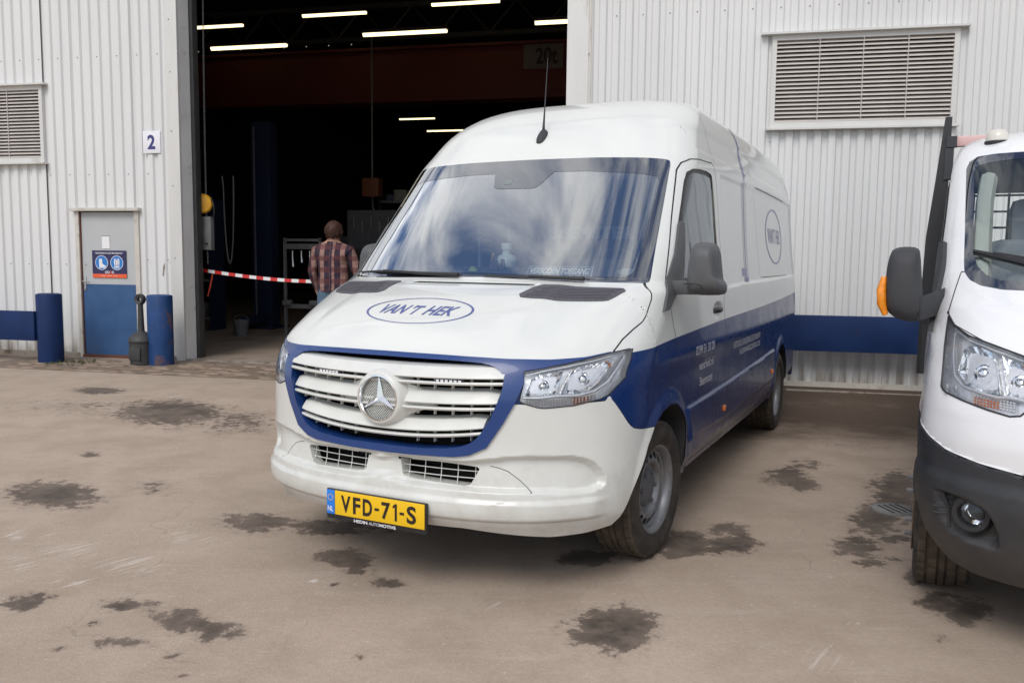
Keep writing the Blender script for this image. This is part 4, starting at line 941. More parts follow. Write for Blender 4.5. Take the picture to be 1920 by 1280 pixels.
for lst, arr in ((STAINS, st_), (CHALK, chk)):
    for x0, y0, x1, y1, s_ in lst:
        if s_ <= 0: continue
        l = gpt(x0, (y0+y1)/2); r = gpt(x1, (y0+y1)/2); t = gpt((x0+x1)/2, y0); b = gpt((x0+x1)/2, y1)
        cx, cy = (l[0]+r[0]+t[0]+b[0])/4, (t[1]+b[1])/2
        ex = np.array([r[0]-l[0], r[1]-l[1]])/2; ey = np.array([t[0]-b[0], t[1]-b[1]])/2
        det = ex[0]*ey[1]-ex[1]*ey[0]
        du = ((GX-cx)*ey[1]-(GY-cy)*ey[0])/det; dv = (ex[0]*(GY-cy)-ex[1]*(GX-cx))/det
        val = np.minimum(.55*s_, s_*(1.0-np.hypot(du, dv)))
        np.maximum(arr, np.clip(val, -1, 1), out=arr)
tt = GX*ca-(GY-WY)*sa; nn_ = -(GX*sa+(GY-WY)*ca)
dirt = sstep(tt, .6, 1.6)*(1-sstep(nn_, 2.0, 4.6))*1.0+(1-sstep(tt, 1.0, 1.6))*(1-sstep(nn_, .9, 1.7))*.55
me = bpy.data.meshes.new('yard_ground')
me.from_pydata(np.stack([GX, GY, np.zeros_like(GX)], -1).reshape(-1, 3).tolist(), [], [[j*nx+i, j*nx+i+1, (j+1)*nx+i+1, (j+1)*nx+i] for j in range(ny-1) for i in range(nx-1)])
for nm, arr in (('stain', st_), ('chalk', chk), ('dirt', dirt)):
    at = me.attributes.new(nm, 'FLOAT', 'POINT'); at.data.foreach_set('value', arr.ravel().astype(np.float32))
def ground_mat():
    ma = bpy.data.materials.new('dusty_asphalt'); ma.use_nodes = True; t = ma.node_tree; p = t.nodes['Principled BSDF']
    tc = N(t, 'ShaderNodeTexCoord'); vec = tc.outputs['Object']
    def noise(sc, det=6, ro=.6, v=None):
        n = N(t, 'ShaderNodeTexNoise'); n.inputs['Scale'].default_value = sc; n.inputs['Detail'].default_value = det; n.inputs['Roughness'].default_value = ro; L(t, v or vec, n.inputs['Vector']); return n.outputs[0]
    def mr(x, a, b, c=0., d=1., smooth=True):
        n = N(t, 'ShaderNodeMapRange', interpolation_type='SMOOTHSTEP' if smooth else 'LINEAR'); L(t, x, n.inputs[0])
        for i, v in enumerate((a, b, c, d)): n.inputs[i+1].default_value = v
        return n.outputs[0]
    def mix(f, a, b):
        n = N(t, 'ShaderNodeMix', data_type='RGBA')
        for i, v in ((0, f), (6, a), (7, b)):
            if isinstance(v, tuple): n.inputs[i].default_value = (*v, 1)
            elif isinstance(v, float): n.inputs[i].default_value = v
            else: L(t, v, n.inputs[i])
        return n.outputs[2]
    def attr(nm):
        a = N(t, 'ShaderNodeAttribute', attribute_name=nm); return a.outputs['Fac']
    big, midn, fine = noise(.45, 4), noise(2.2, 7, .65), noise(95, 4, .7)
    mpn = N(t, 'ShaderNodeMapping'); L(t, vec, mpn.inputs[0]); mpn.inputs['Rotation'].default_value = (0, 0, R(-28)); mpn.inputs['Scale'].default_value = (1, 9, 1)
    strk = noise(1.6, 8, .7, mpn.outputs[0])
    c = mix(mr(big, .35, .65), (.392, .312, .246), (.452, .362, .290))
    c = mix(mr(midn, .40, .66, 0, .62), c, (.328, .256, .196))
    c = mix(mr(strk, .50, .75, 0, .35), c, (.50, .432, .372))
    mpb = N(t, 'ShaderNodeMapping'); L(t, vec, mpb.inputs[0]); mpb.inputs['Scale'].default_value = (1, 1.0, 1); mpa = mpb.outputs[0]
    gr1 = noise(38, 5, .75); c = mix(mr(gr1, .42, .62, .0, .22), c, (.275, .212, .168)); gr2 = noise(70, 3, .6); c = mix(mr(gr2, .56, .72, 0, .38), c, (.56, .49, .42))
    # fine aggregate
    vor = N(t, 'ShaderNodeTexVoronoi'); vor.inputs['Scale'].default_value = 110; L(t, vec, vor.inputs['Vector'])
    c = mix(mr(vor.outputs['Distance'], .0, .35, .18, 0.), c, (.19, .15, .12))
    c = mix(mr(fine, .60, .78, 0, .30), c, (.58, .51, .45))
    spk = noise(26, 3, .5); c = mix(mr(spk, .68, .74, 0, .45), c, (.55, .51, .46))
    spd = noise(19, 4, .6); c = mix(mr(spd, .70, .78, 0, .35), c, (.16, .13, .11))
    vc = N(t, 'ShaderNodeTexVoronoi', feature='DISTANCE_TO_EDGE'); vc.inputs['Scale'].default_value = .42; dvec = N(t, 'ShaderNodeVectorMath', operation='ADD'); nz2 = N(t, 'ShaderNodeTexNoise'); nz2.inputs['Scale'].default_value = 2.5; nz2.inputs['Detail'].default_value = 6; L(t, vec, nz2.inputs['Vector']); sc2 = N(t, 'ShaderNodeVectorMath', operation='SCALE'); L(t, nz2.outputs[1], sc2.inputs[0]); sc2.inputs['Scale'].default_value = .5; L(t, vec, dvec.inputs[0]); L(t, sc2.outputs[0], dvec.inputs[1]); L(t, dvec.outputs[0], vc.inputs['Vector'])
    crk = mr(vc.outputs['Distance'], .0, .0035, .28, 0.); c = mix(M(t, 'MULTIPLY', crk, mr(noise(.8, 3), .5, .62)), c, (.13, .10, .08))
    # damp brown dirt along the wall
    dn = M(t, 'ADD', attr('dirt'), M(t, 'MULTIPLY_ADD', noise(1.3, 9, .7), 1.3, -.65)); dm = mr(dn, .12, 1.0, 0, .94)
    c = mix(dm, c, (.064, .041, .027))
    mpc = N(t, 'ShaderNodeMapping', vector_type='TEXTURE'); L(t, vec, mpc.inputs[0]); mpc.inputs['Rotation'].default_value = (0, 0, R(52)); mpc.inputs['Scale'].default_value = (1, .07, 1)
    # chalky scuffs in short strokes
    cs = M(t, 'ADD', attr('chalk'), M(t, 'MULTIPLY_ADD', noise(3.2, 8, .72, mpc.outputs[0]), 2.6, -1.45)); c = mix(mr(cs, .0, .5, 0, .65), c, (.74, .70, .65))
    # oil and water spots with ragged edges
    sn = M(t, 'ADD', attr('stain'), M(t, 'ADD', M(t, 'MULTIPLY_ADD', noise(13, 10, .74, mpa), 2.5, -1.25), M(t, 'MULTIPLY_ADD', noise(4.2, 3, .5), .7, -.35)))
    sm = mr(sn, .05, .25); core = mr(sn, .12, .95)
    halo = mr(sn, -.28, .22, 0, .30); c = mix(halo, c, (.17, .135, .108))
    c = mix(M(t, 'MULTIPLY', sm, mr(noise(3.1, 5), .3, .7, .62, .93)), c, mix(core, (.100, .077, .062), (.020, .016, .014)))
    L(t, c, p.inputs['Base Color'])
    L(t, M(t, 'SUBTRACT', .86, M(t, 'MULTIPLY', core, .28)), p.inputs['Roughness']); p.inputs['Specular IOR Level'].default_value = .3
    bp = N(t, 'ShaderNodeBump'); bp.inputs['Strength'].default_value = .35; bp.inputs['Distance'].default_value = .006
    L(t, M(t, 'ADD', M(t, 'MULTIPLY', vor.outputs['Distance'], .6), M(t, 'MULTIPLY', midn, 1.2)), bp.inputs['Height']); L(t, bp.outputs[0], p.inputs['Normal'])
    return ma
link_mesh('yard_ground', me, [ground_mat()]); tag(COL.objects['yard_ground'], kind='structure')
# brick paving strip in front of the side door and the threshold
pv = empty('paving_strip', tuple(W(-4.2, .9, 0)), -WA); pv['kind'] = 'structure'
BRK = [mat('paver_brown', (.27, .195, .142), .85, var=.2, vscale=6, bump=.25, bscale=80), mat('paver_tan', (.33, .25, .19), .85, var=.2, vscale=6, bump=.25, bscale=80), mat('paver_dark', (.20, .14, .10), .85, var=.25, vscale=6, bump=.25, bscale=80)]
bms = []
for m_ in BRK:
    q = MB(); q.box((0, 0, 0), (.205, .098, .05), bev=.006); o = q.build('paver', [m_], pv); bms.append(o)
first = True
for r_ in range(10):
    for k in range(26):
        t = -6.6+k*.213+(.106 if r_ % 2 else 0); n_ = 1.36-r_*.107
        i = random.choice((0, 0, 1, 1, 1, 2)); src = bms[i]
        if src.get('used') is None: o = src; src['used'] = 1
        else: o = src.copy(); COL.objects.link(o)
        o.parent = pv; o.location = (t+4.2+random.uniform(-.004, .004), .9-n_+random.uniform(-.004, .004), -.0205+random.uniform(-.006, .008)); o.rotation_euler = (random.uniform(-.02, .02), random.uniform(-.015, .015), random.uniform(-.03, .03))
for o in pv.children:
    if 'used' in o: del o['used']
bed = MB(); bed.box((-4.2+1.3-1.3+.07+.6-.67+0.0, .02, -.018), (5.62, 1.12, .044)); o = bed.build('joint_sand', [mat('joint_sand', (.19, .145, .105), .95, var=.3, vscale=12)], pv, loc=(4.2+.0-.0+.27-.3, 0, 0))
# broken pale kerb line along the right wall
kb = empty('kerb_edge', tuple(W(3, .40, 0)), -WA); kb['kind'] = 'structure'
x = -1.8
while x < 5:
    l = random.uniform(.35, .9); q = MB(); q.box((0, 0, .004), (l-.015, random.uniform(.06, .10), .022), bev=.008); q.build('kerb_stone', [CONC], kb, loc=(x+l/2, random.uniform(-.03, .03), random.uniform(-.012, .0)), rot=(0, 0, random.uniform(-.02, .02))); x += l+random.choice((0, 0, .15))
# ------------------------------------------------------------------ workshop hall
hall = empty('workshop_hall', (0, WY, 0), -WA, 'pale corrugated metal workshop hall with a wide open doorway', 'building')
PIT = .1596
def corrugated(name, t0, t1, z0, z1, dep=.034, par=hall, ph=0.):
    """ribbed sheet; ribs stand out towards the yard (local -y)"""
    xs = []; t = t0
    k = math.floor((t0-ph)/PIT)
    prof = ((0., 0), (.034, 0), (.050, .90), (.058, 1), (.118, 1), (.124, .94), (.142, .05))
    pts = []
    for kk in range(k, int((t1-ph)/PIT)+2):
        for a, h_ in prof:
            x_ = ph+kk*PIT+a
            pts.append((x_, -h_*dep))
    pts = [q for q in pts if t0 < q[0] < t1]; pts = [(t0, pts[0][1])]+pts+[(t1, pts[-1][1])]
    mb = MB(); n = len(pts); nz = 2
    mb.add([(x_, y_, z) for z in (z0, z1) for x_, y_ in pts]+[(x_, .03, z) for z in (z0, z1) for x_ in (t0, t1)], [[i, i+1, n+i+1, n+i] for i in range(n-1)]+[[2*n, 2*n+2, 2*n+3, 2*n+1]])
    return mb.build(name, [WALLM], par, smooth=20)
LV = {'R': (3.10, 5.12, 3.05, 4.12), 'L': (-9.2, -6.93, 2.80, 3.89)}
DR = (-6.46, -5.42, 0., 2.13)
# left wall in pieces round vent and door; top storey above the opening
for a in ((-14., -9.2, .06, 9), (-9.2, -6.93, .06, 2.80), (-9.2, -6.93, 3.89, 9), (-6.93, DR[0], .06, 9), (DR[0], DR[1], DR[3], 9), (DR[1], -4.93, .06, 9), (.93, 3.10, .06, 9), (3.10, 5.12, .06, 3.05), (3.10, 5.12, 4.12, 9), (5.12, 12., .06, 9)):
    corrugated('wall_cladding', *a, ph=-7.698 if a[0] < 0 else 1.174)
corrugated('wall_cladding', -4.93, .93, 5.7, 9, ph=-7.698)
bx = lambda nm, c, d, m_, par=hall, bev=0, **kw: MB().box(c, d, bev=bev, **kw).build(nm, [m_], par)
# flashings, jambs
bx('corner_flashing', (-4.84, -.022, 2.85), (.19, .044, 5.7), FLASH, bev=.004)
bx('corner_flashing', (.80, -.022, 2.85), (.27, .044, 5.7), FLASH, bev=.004)
bx('flashing_seam', (.958, -.026, 2.85), (.018, .050, 5.7), FRAMEW)
bx('door_reveal', (-4.76, .125, 2.85), (.02, .25, 5.7), REVEAL); bx('door_reveal', (.68, .125, 2.85), (.02, .25, 5.7), FLASH)
bx('reveal_head', (-2.04, .125, 5.69), (5.4, .25, .02), FLASH)
bx('steel_jamb', (-4.735, .32, 2.85), (.075, .13, 5.7), STEELD, bev=.004); bx('steel_jamb', (.66, .32, 2.85), (.075, .13, 5.7), STEELD, bev=.004)
bx('base_strip', (-10.2, -.02, .03), (7.5, .09, .06), CONC); bx('base_strip', (6.4, -.025, .03), (11., .09, .06), FRAMEW); bx('base_strip', (-5.15, -.02, .03), (.52, .09, .06), CONC)
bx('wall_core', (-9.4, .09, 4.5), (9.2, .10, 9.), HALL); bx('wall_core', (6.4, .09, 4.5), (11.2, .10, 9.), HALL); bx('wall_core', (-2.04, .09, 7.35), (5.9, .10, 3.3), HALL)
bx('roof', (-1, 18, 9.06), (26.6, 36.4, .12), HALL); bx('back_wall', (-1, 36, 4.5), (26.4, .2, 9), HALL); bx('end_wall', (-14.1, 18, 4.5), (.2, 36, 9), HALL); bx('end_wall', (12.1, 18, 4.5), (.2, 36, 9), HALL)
hf = MB(); hf.add([(-14, .0, 0), (12, .0, 0), (12, 36, 0), (-14, 36, 0)], [[0, 1, 2, 3]])
o = hf.build('hall_floor', [mat('hall_floor_concrete', (.30, .24, .19), .75, var=.2, vscale=1.2, dirt=(.10, .08, .06), dscale=1.5, bump=.05)], None, loc=(0, WY, .006), rot=(0, 0, -WA)); tag(o, kind='structure')
bx('threshold_strip', (-2.04, .02, .008), (5.4, .10, .016), CONC)
# rust line and grime strip where the sheet meets the ground are in the cladding; screws in rows
def screws(name, rows):
    mb = MB()
    for t0, n, st, z, y in rows:
        for i in range(n): mb.cyl((t0+i*st, y, z), (t0+i*st, y-.006, z), .0095, .008, seg=6)
    o = mb.build(name, [mat('screw_grey', (.24, .23, .22), .5)], hall, smooth=0); o['kind'] = 'stuff'
sx = -7.698-PIT*20+.087
screws('cladding_screws', [(sx, 28, 2*PIT, 4.25, -.034), (-6.85, 6, 2*PIT, 2.62, -.034), (-8.9+.02, 9, 2*PIT, 1.34, -.034), (1.174+.095, 22, 2*PIT, 4.44, -.034), (1.20, 7, 2*PIT, 2.9, -.034), (5.26, 8, 2*PIT, 2.9, -.034), (-4.86, 1, 1, 4.7, -.045), (-4.86, 1, 1, 4.0, -.045), (-4.86, 1, 1, 3.2, -.045), (-4.86, 1, 1, 2.45, -.045), (-4.86, 1, 1, 1.45, -.045), (.94, 1, 1, 4.0, -.05), (3.14, 1, 1, 3.9, -.03), (3.14, 1, 1, 3.55, -.03), (3.14, 1, 1, 3.2, -.03), (-5.30, 2, .32, 1.42, -.034)])
def louvre(t0, t1, z0, z1, nb, name='wall_vent'):
    v = empty(name, ((t0+t1)/2, 0, (z0+z1)/2), parent=hall); w, h_ = t1-t0, z1-z0
    B = lambda nm, c, d, m_, **k: MB().box(c, d, **k).build(nm, [m_], v)
    B('vent_back', (0, .05, 0), (w, .02, h_), HOLLOW)
    fr_ = MB(); e = .055
    fr_.box((-w/2+e/2, -.02, 0), (e, .075, h_)); fr_.box((w/2-e/2, -.02, 0), (e, .075, h_)); fr_.box((0, -.02, h_/2-.03), (w-2*e, .075, .06)); fr_.box((0, -.02, -h_/2+.035), (w-2*e, .075, .07)); fr_.build('vent_frame', [FLASH], v)
    B('vent_head', (-.02, -.055, h_/2+.012), (w+.22, .13, .024), FLASH); B('vent_sill', (0, -.06, -h_/2-.012), (w+.06, .12, .022), FLASH)
    ih = h_-.13; p = ih/nb
    base = MB(); base.sweep([[(s*(w/2-e), .0, .020), (s*(w/2-e), .004, .024), (s*(w/2-e), -.046, -.008), (s*(w/2-e), -.050, -.021), (s*(w/2-e), -.046, -.021), (s*(w/2-e), -.042, -.010)] for s in (-1, 1)])
    o0 = base.build('vent_slat', [LOUVM], v, smooth=0); o0.location = (0, 0, -ih/2+.006+p*.5)
    for k in range(1, nb):
        o = o0.copy(); COL.objects.link(o); o.location = (0, 0, -ih/2+.006+p*(k+.5)); o.parent = v
    for k in (1, 2, 3): br = MB(); br.box((-w/2+e+(w-2*e)*k/4, -.052, .005), (.010, .006, ih)); br.build('vent_brace', [LOUVM], v)
    return v
louvre(*LV['R'], 20); louvre(*LV['L'], 20)
# side door: frame, leaf with blue kick half, handle, hinges
dv = empty('side_door', (-5.94, 0, 0), parent=hall)
B = lambda nm, c, d, m_, **k: MB().box(c, d, **k).build(nm, [m_], dv)
fr_ = MB(); fr_.box((-.49, -.015, 1.05), (.06, .09, 2.1)); fr_.box((.485, -.015, 1.05), (.07, .09, 2.1)); fr_.build('door_frame', [FRAMEW], dv); B('door_lintel', (0, -.045, 2.125), (1.12, .15, .045), FRAMEW, bev=.004)
B('door_threshold', (0, -.02, .02), (.92, .1, .04), RUST)
B('upper_leaf', (-.005, .0, 1.575), (.905, .04, 1.03), DOORG); B('kick_panel', (-.005, -.002, .55), (.905, .044, 1.02), DOORB); B('edge_strip', (-.452, -.03, 1.05), (.012, .02, 2.08), RUST)
hd = MB(); hd.box((-.41, -.027, 1.07), (.035, .012, .22), bev=.003); hd.tube([(-.41, -.03, 1.10), (-.41, -.075, 1.10), (-.30, -.080, 1.095)], .010, 8); hd.cyl((-.41, -.03, 1.00), (-.41, -.042, 1.00), .013, seg=10); hd.build('door_handle', [TOOLS], dv)
hg = MB()
for z in (.35, 1.75): hg.cyl((.452, -.035, z-.05), (.452, -.035, z+.05), .011, seg=8)
hg.build('door_hinges', [TOOLG], dv)
# signs fixed to the building
def wthing(name, t, n, z, label, cat, group=None): return empty(name, tuple(W(t, n, z)), -WA, label, cat, group)
pn = wthing('paper_notice', -5.985, .026, 1.665, 'plain white paper notice taped to the grey upper half of the side door', 'notice')
MB().box((0, 0, 0), (.125, .003, .185)).build('sheet', [PAPER], pn)
b = MB(); b.box((0, -.002, .088), (.13, .004, .008)); b.build('top_strip', [TOOLG], pn)
sg_ = wthing('safety_sign', -5.935, .030, 1.35, 'navy safety sign with two blue pictogram discs and orange band on the side door', 'sign')
MB().box((0, 0, 0), (.56, .006, .39)).build('sign_panel', [SIGNN], sg_)
MB().box((0, -.001, -.1675), (.56, .007, .055)).build('orange_band', [SIGNO], sg_)
for x0, nm in ((-.125, 'boot'), (.125, 'vest')):
    d = MB(); d.lathe([(.104, -.0035), (.104, -.0050), (.097, -.0050)], 'y', (x0, 0, .02), 40); d.build('disc_rim', [SIGNW], sg_)
    d = MB(); d.cyl((x0, -.0034, .02), (x0, -.0046, .02), .098, seg=40); d.build('disc', [SIGNB], sg_)
flat = lambda a, b: (a, -.0056, b)
def icon(nm, polys, m_):
    mb = MB()
    for p in polys: mb.add([flat(*q) for q in p], [list(range(len(p)))])
    return mb.build(nm, [m_], sg_, smooth=0)
icon('boot_pictogram', [[(-.165, .075), (-.115, .075), (-.112, .01), (-.085, -.012), (-.060, -.022), (-.058, -.045), (-.165, -.045)], [(-.172, -.05), (-.056, -.05), (-.056, -.058), (-.172, -.058)]], SIGNW)
icon('boot_laces', [[(-.14, .06), (-.118, .058), (-.118, .052), (-.14, .054)], [(-.138, .04), (-.116, .036), (-.116, .030), (-.138, .034)], [(-.136, .02), (-.112, .014), (-.112, .008), (-.136, .014)]], SIGNB)
icon('vest_pictogram', [[(.085, .075), (.105, .085), (.125, .055), (.145, .085), (.165, .075), (.170, .04), (.165, -.045), (.085, -.045), (.080, .04)], [(.08, -.052), (.17, -.052), (.17, -.060), (.08, -.060)]], SIGNW)
icon('vest_stripes', [[(.100, .075), (.110, .075), (.110, -.04), (.100, -.04)], [(.140, .075), (.150, .075), (.150, -.04), (.140, -.04)], [(.085, -.01), (.165, -.01), (.165, -.02), (.085, -.02)]], SIGNB)
text_on('sign_lettering', 'HIJ BETREDEN IS ALTIJD PBM VERPLICHT', lambda a, b: (-.225+a, -.0045, .140+b), .45, .028, [SIGNW], sg_, bold=.02)
text_on('sign_lettering', 'Veilig  •  Sterk  •  Fair', lambda a, b: (-.14+a, -.0055, -.178+b), .27, .020, [SIGNW], sg_)
for k in range(4):
    d = MB(); d.lathe([(.018, -.0038), (.018, -.0052), (.011, -.0052)], 'y', (-.055+k*.037, 0, -.115), 16); d.build('sign_dot', [SIGNW if k != 2 else SIGNO], sg_)
ns = wthing('number_sign', -5.175, .046, 3.055, 'white square sign with blue number 2 left of the open doorway', 'sign')
MB().box((0, 0, 0), (.272, .012, .305), bev=.003).build('sign_panel', [SIGNW], ns)
text_on('sign_number', '2', lambda a, b: (-.062+a, -.008, -.10+b), .12, .20, [mat('sign_blue_ink', (.045, .045, .19), .4)], ns, bold=.035)
sm_ = MB(); sm_.prism([(-5.06, 1.33), (-5.035, 1.38), (-5.03, 1.31), (-5.045, 1.26), (-5.05, 1.19), (-5.075, 1.20), (-5.065, 1.27)], lambda a, b, d: (a, -.036-d, b), 0, .001); sm_.build('paint_smear', [mat('smear', (.26, .22, .20), .8, var=.2)], hall)
# ------------------------------------------------------------------ in front of the wall
def wempty(name, t, n, label, cat, group=None): return empty(name, tuple(W(t, n, 0)), -WA, label, cat, group)
bl = wempty('bollard', -4.79, .52, 'worn blue steel bollard with rust scars between the ash bin and the open doorway', 'bollard')
q = MB(); q.lathe([(.158, -.02), (.166, .02), (.166, .93), (.160, .945)], 'z', seg=40); q.build('post', [BOLLB], bl); q = MB(); q.lathe([(.160, .944), (.13, .954), (.001, .956)], 'z', seg=40); q.build('cap', [BOLLB], bl)
lb = wempty('crash_barrier', -6.37, .72, 'dark blue crash barrier whose board joins a round post left of the side door', 'barrier')
q = MB(); q.lathe([(.155, -.02), (.163, .02), (.163, .925), (.157, .94)], 'z', seg=40); q.build('post', [STEELB], lb); q = MB(); q.lathe([(.158, .939), (.13, .949), (.001, .951)], 'z', seg=40); q.build('cap', [STEELB], lb)
q = MB(); q.box((-2.66, -.12, .505), (5.1, .09, .40), bev=.006); q.build('board', [STEELB], lb); q = MB(); q.lathe([(.163, -.02), (.163, .94), (.001, .95)], 'z', (-5.2, 0, 0), 32); q.build('post', [STEELB], lb)
rb_ = wempty('crash_barrier', 3.0, .30, 'dark blue crash barrier board against the wall between the two vehicles', 'barrier')
q = MB(); q.box((1.55, -.02, .665), (6.6, .09, .415), bev=.006); q.build('board', [STEELB], rb_)
for x in (-1.62, 4.72): q = MB(); q.lathe([(.13, -.02), (.13, .90), (.001, .91)], 'z', (x, .05, 0), 32); q.build('post', [STEELB], rb_)
q = MB(); q.prism([(1.95, .82), (1.985, .82), (1.975, .79), (1.965, .775)], lambda a, b, d: (a, -.066-d, b), 0, .001); q.build('rust_spot', [RUST], rb_)
ab_ = wempty('ash_bin', -5.03, .60, 'charcoal plastic smokers bin with slim neck and round top beside the side door', 'ash bin')
q = MB(); q.lathe([(.001, .0), (.135, .0), (.150, .015), (.158, .30), (.168, .31), (.170, .335), (.160, .345), (.157, .375), (.150, .385), (.12, .41), (.07, .445), (.045, .46), (.04, .47)], 'z', seg=40); q.build('bin_body', [BINM], ab_)
q = MB(); q.lathe([(.045, .455), (.040, .60), (.034, .80), (.036, .84)], 'z', seg=20); q.build('neck', [BINM], ab_)
q = MB(); q.lathe([(.030, -.03), (.062, -.04), (.075, -.02), (.075, .02), (.062, .04), (.030, .03), (.030, -.03)], 'y', (0, 0, .89), 28); q.build('top_ring', [BINM], ab_)
q = MB(); q.box((0, -.156, .16), (.17, .012, .17), bev=.004); q.build('bin_panel', [BINM], ab_)
# weeds at the post foot
wd_ = MB()
for k in range(120):
    t, n_ = random.uniform(-6.25, -5.75), random.uniform(.52, 1.0); p = W(t, n_, 0); h_ = random.uniform(.02, .07); a = random.uniform(0, 6.28); w_ = random.uniform(.004, .012)
    wd_.add([(p.x-w_*math.cos(a), p.y-w_*math.sin(a), 0), (p.x+w_*math.cos(a), p.y+w_*math.sin(a), 0), (p.x+random.uniform(-.04, .04), p.y+random.uniform(-.04, .04), h_)], [[0, 1, 2]])
o = wd_.build('weeds', [mat('weed_green', (.07, .085, .03), .8, var=.3)], smooth=0); tag(o, kind='stuff')
# ------------------------------------------------------------------ inside the hall
def tube_light(t, z, dep, ln_, label):
    e = wthing('tube_light', t, -dep, z, label, 'ceiling light', 'lit tube lights under the hall roof')
    MB().box((0, 0, .05), (ln_+.06, .13, .06), bev=.01).build('housing', [HALL], e); q = MB(); q.cyl((-ln_/2, 0, 0), (ln_/2, 0, 0), .042, seg=10); q.build('tube', [TUBE], e)
for t0, t1, z, dep, lb_ in ((-7.35, -5.71, 5.62, 5, 'lit tube light nearest the left jamb, in the lower brighter row'), (-4.10, -2.43, 5.74, 5, 'lit tube light in the middle of the lower row, above the van roof'), (-.74, .95, 5.80, 5, 'lit tube light cut off by the right jamb above the 20t plate'), (-9.85, -8.38, 6.92, 8, 'lit tube light behind the hanging chain at the left jamb'), (-6.84, -5.27, 7.05, 8, 'lit tube light in the upper row, left of centre'), (-3.70, -2.14, 7.135, 8, 'lit tube light in the upper row at the top edge of the doorway'), (-11.08, -9.42, 7.70, 26, 'small far tube light, higher of the two near the van roof'), (-9.77, -8.1, 7.15, 26, 'small far tube light half hidden by the van roof edge')):
    tube_light((t0+t1)/2, z, dep, t1-t0, lb_)
cr = wthing('overhead_crane', -1.8, -9.3, 5.9, 'dark red overhead crane girder with 20t plate high in the hall', 'crane')
MB().box((-4, .2, .0), (21, .4, 1.3)).build('girder', [CRANE], cr); MB().box((-4, -.08, .62), (21, .2, .06)).build('top_flange', [CRANE], cr); MB().box((-4, -.08, -.62), (21, .2, .06)).build('bottom_flange', [CRANE], cr)
MB().box((.42, -.03, .33), (.95, .02, .60)).build('load_plate', [mat('load_plate_grey', (.15, .13, .12), .6)], cr)
text_on('load_lettering', '20t', lambda a, b: (.24+a, -.045, .13+b), .52, .38, [INK], cr, bold=.03)
wl = wthing('warning_lamp', -4.745, -.48, 2.24, 'round yellow lamp on the inner side of the left jamb', 'lamp')
q = MB(); q.lathe([(.001, -.07), (.09, -.06), (.135, -.03), (.142, .0), (.12, .03), (.001, .04)], 'x', seg=28); q.build('lamp_dome', [YELLOW], wl, rot=(0, 0, R(-62)))
sb_ = wthing('switch_box', -4.72, -.50, 1.81, 'grey control box with cable below the yellow lamp inside the left jamb', 'box')
MB().box((.03, 0, 0), (.17, .10, .48), bev=.01).build('box_body', [TOOLG], sb_); q = MB(); q.tube([(.10, 0, .20), (.15, 0, .28), (.14, 0, .42), (.09, .02, .52)], .010, 6); q.build('cable', [BLACK], sb_); MB().cyl((.05, -.05, -.15), (.05, -.065, -.15), .016).build('button', [BLACK], sb_)
ch_ = wthing('hanging_chain', -4.70, -.55, 5.4, 'thin steel chain hanging down inside the left jamb', 'chain')
q = MB()
for k in range(78):
    z = -k*.052; x = -.03*math.sin(k/78*2.2); 
    ring = [(x+(.011*math.cos(a) if k % 2 else 0), (0 if k % 2 else .011*math.cos(a)), z+.030*math.sin(a)) for a in np.linspace(0, 2*math.pi, 9)]
    q.tube(ring, .0045, 4)
o = q.build('chain_links', [TOOLG], ch_, smooth=0); o['kind'] = 'stuff'
tp = wthing('barrier_tape', -4.84, -.55, 1.275, 'red and white barrier tape stretched across the open doorway', 'tape')
q = MB(); n = 26
for k in range(n):
    f0, f1 = k/n, (k+1)/n; x0, x1 = f0*2.9, f1*2.9; zf = lambda f: -.105*f-.10*math.sin(f*math.pi)*.8; tw = .024
    q.add([(x0, 0, zf(f0)-tw), (x1, 0, zf(f1)-tw), (x1, .004, zf(f1)+tw), (x0, .004, zf(f0)+tw)], [[0, 1, 2, 3]], k % 2)
q.build('tape_band', [TAPER, TAPEW], tp, smooth=0, fixn=False)
rs = wthing('red_strap', -4.68, -.50, 1.05, 'red strap hanging from the tape end at the left jamb', 'strap')
q = MB(); q.tube([(.06, 0, .17), (.02, 0, .0), (-.03, 0, -.16)], [.010, .012, .010], 6); q.build('strap_band', [mat('strap_red', (.42, .04, .015), .5)], rs)
def liftcol(t, dep, lab, h_=4.2):
    e = wempty('lift_column', t, -dep, lab, 'lift column', 'lift columns inside the hall'); MB().box((0, 0, h_/2), (.42, .34, h_), bev=.01).build('column', [LIFTB], e); MB().box((.05, -.55, .22), (.14, 1.0, .16), bev=.01).build('arm', [LIFTB], e); MB().box((0, -.05, .03), (.7, .7, .06)).build('base', [LIFTB], e)
    MB().box((-.14, -.176, h_/2), (.03, .012, h_-.2)).build('guide_rail', [TOOLG], e)
liftcol(-6.45, 5.4, 'dark blue lift column left of the tool frame, nearest the doorway'); liftcol(-9.8, 6.2, 'dark blue lift column deep in the hall behind the jamb')
tf = wempty('tool_rack', -4.98, -4.1, 'grey tool frame with three hanging steel tools left of the man', 'tool rack')
q = MB()
for x in (-.36, .36): q.box((x, 0, .92), (.05, .05, 1.84))
q.box((0, 0, 1.80), (.77, .05, .05)); q.box((0, 0, 1.68), (.72, .04, .10)); q.box((0, 0, .55), (.77, .06, .08)); q.build('frame', [TOOLG], tf)
for x, l in ((-.18, .30), (.0, .22), (.17, .32)):
    q = MB(); q.tube([(x, -.05, 1.60), (x, -.05, 1.60-l*.4), (x+.01, -.05, 1.60-l)], [.012, .016, .028], 8); q.build('tool', [TOOLS], tf)
for x in (-.3, .25): q = MB(); q.box((x, -.05, .62), (.16, .14, .10), bev=.02); q.build('clamp', [TOOLG], tf)
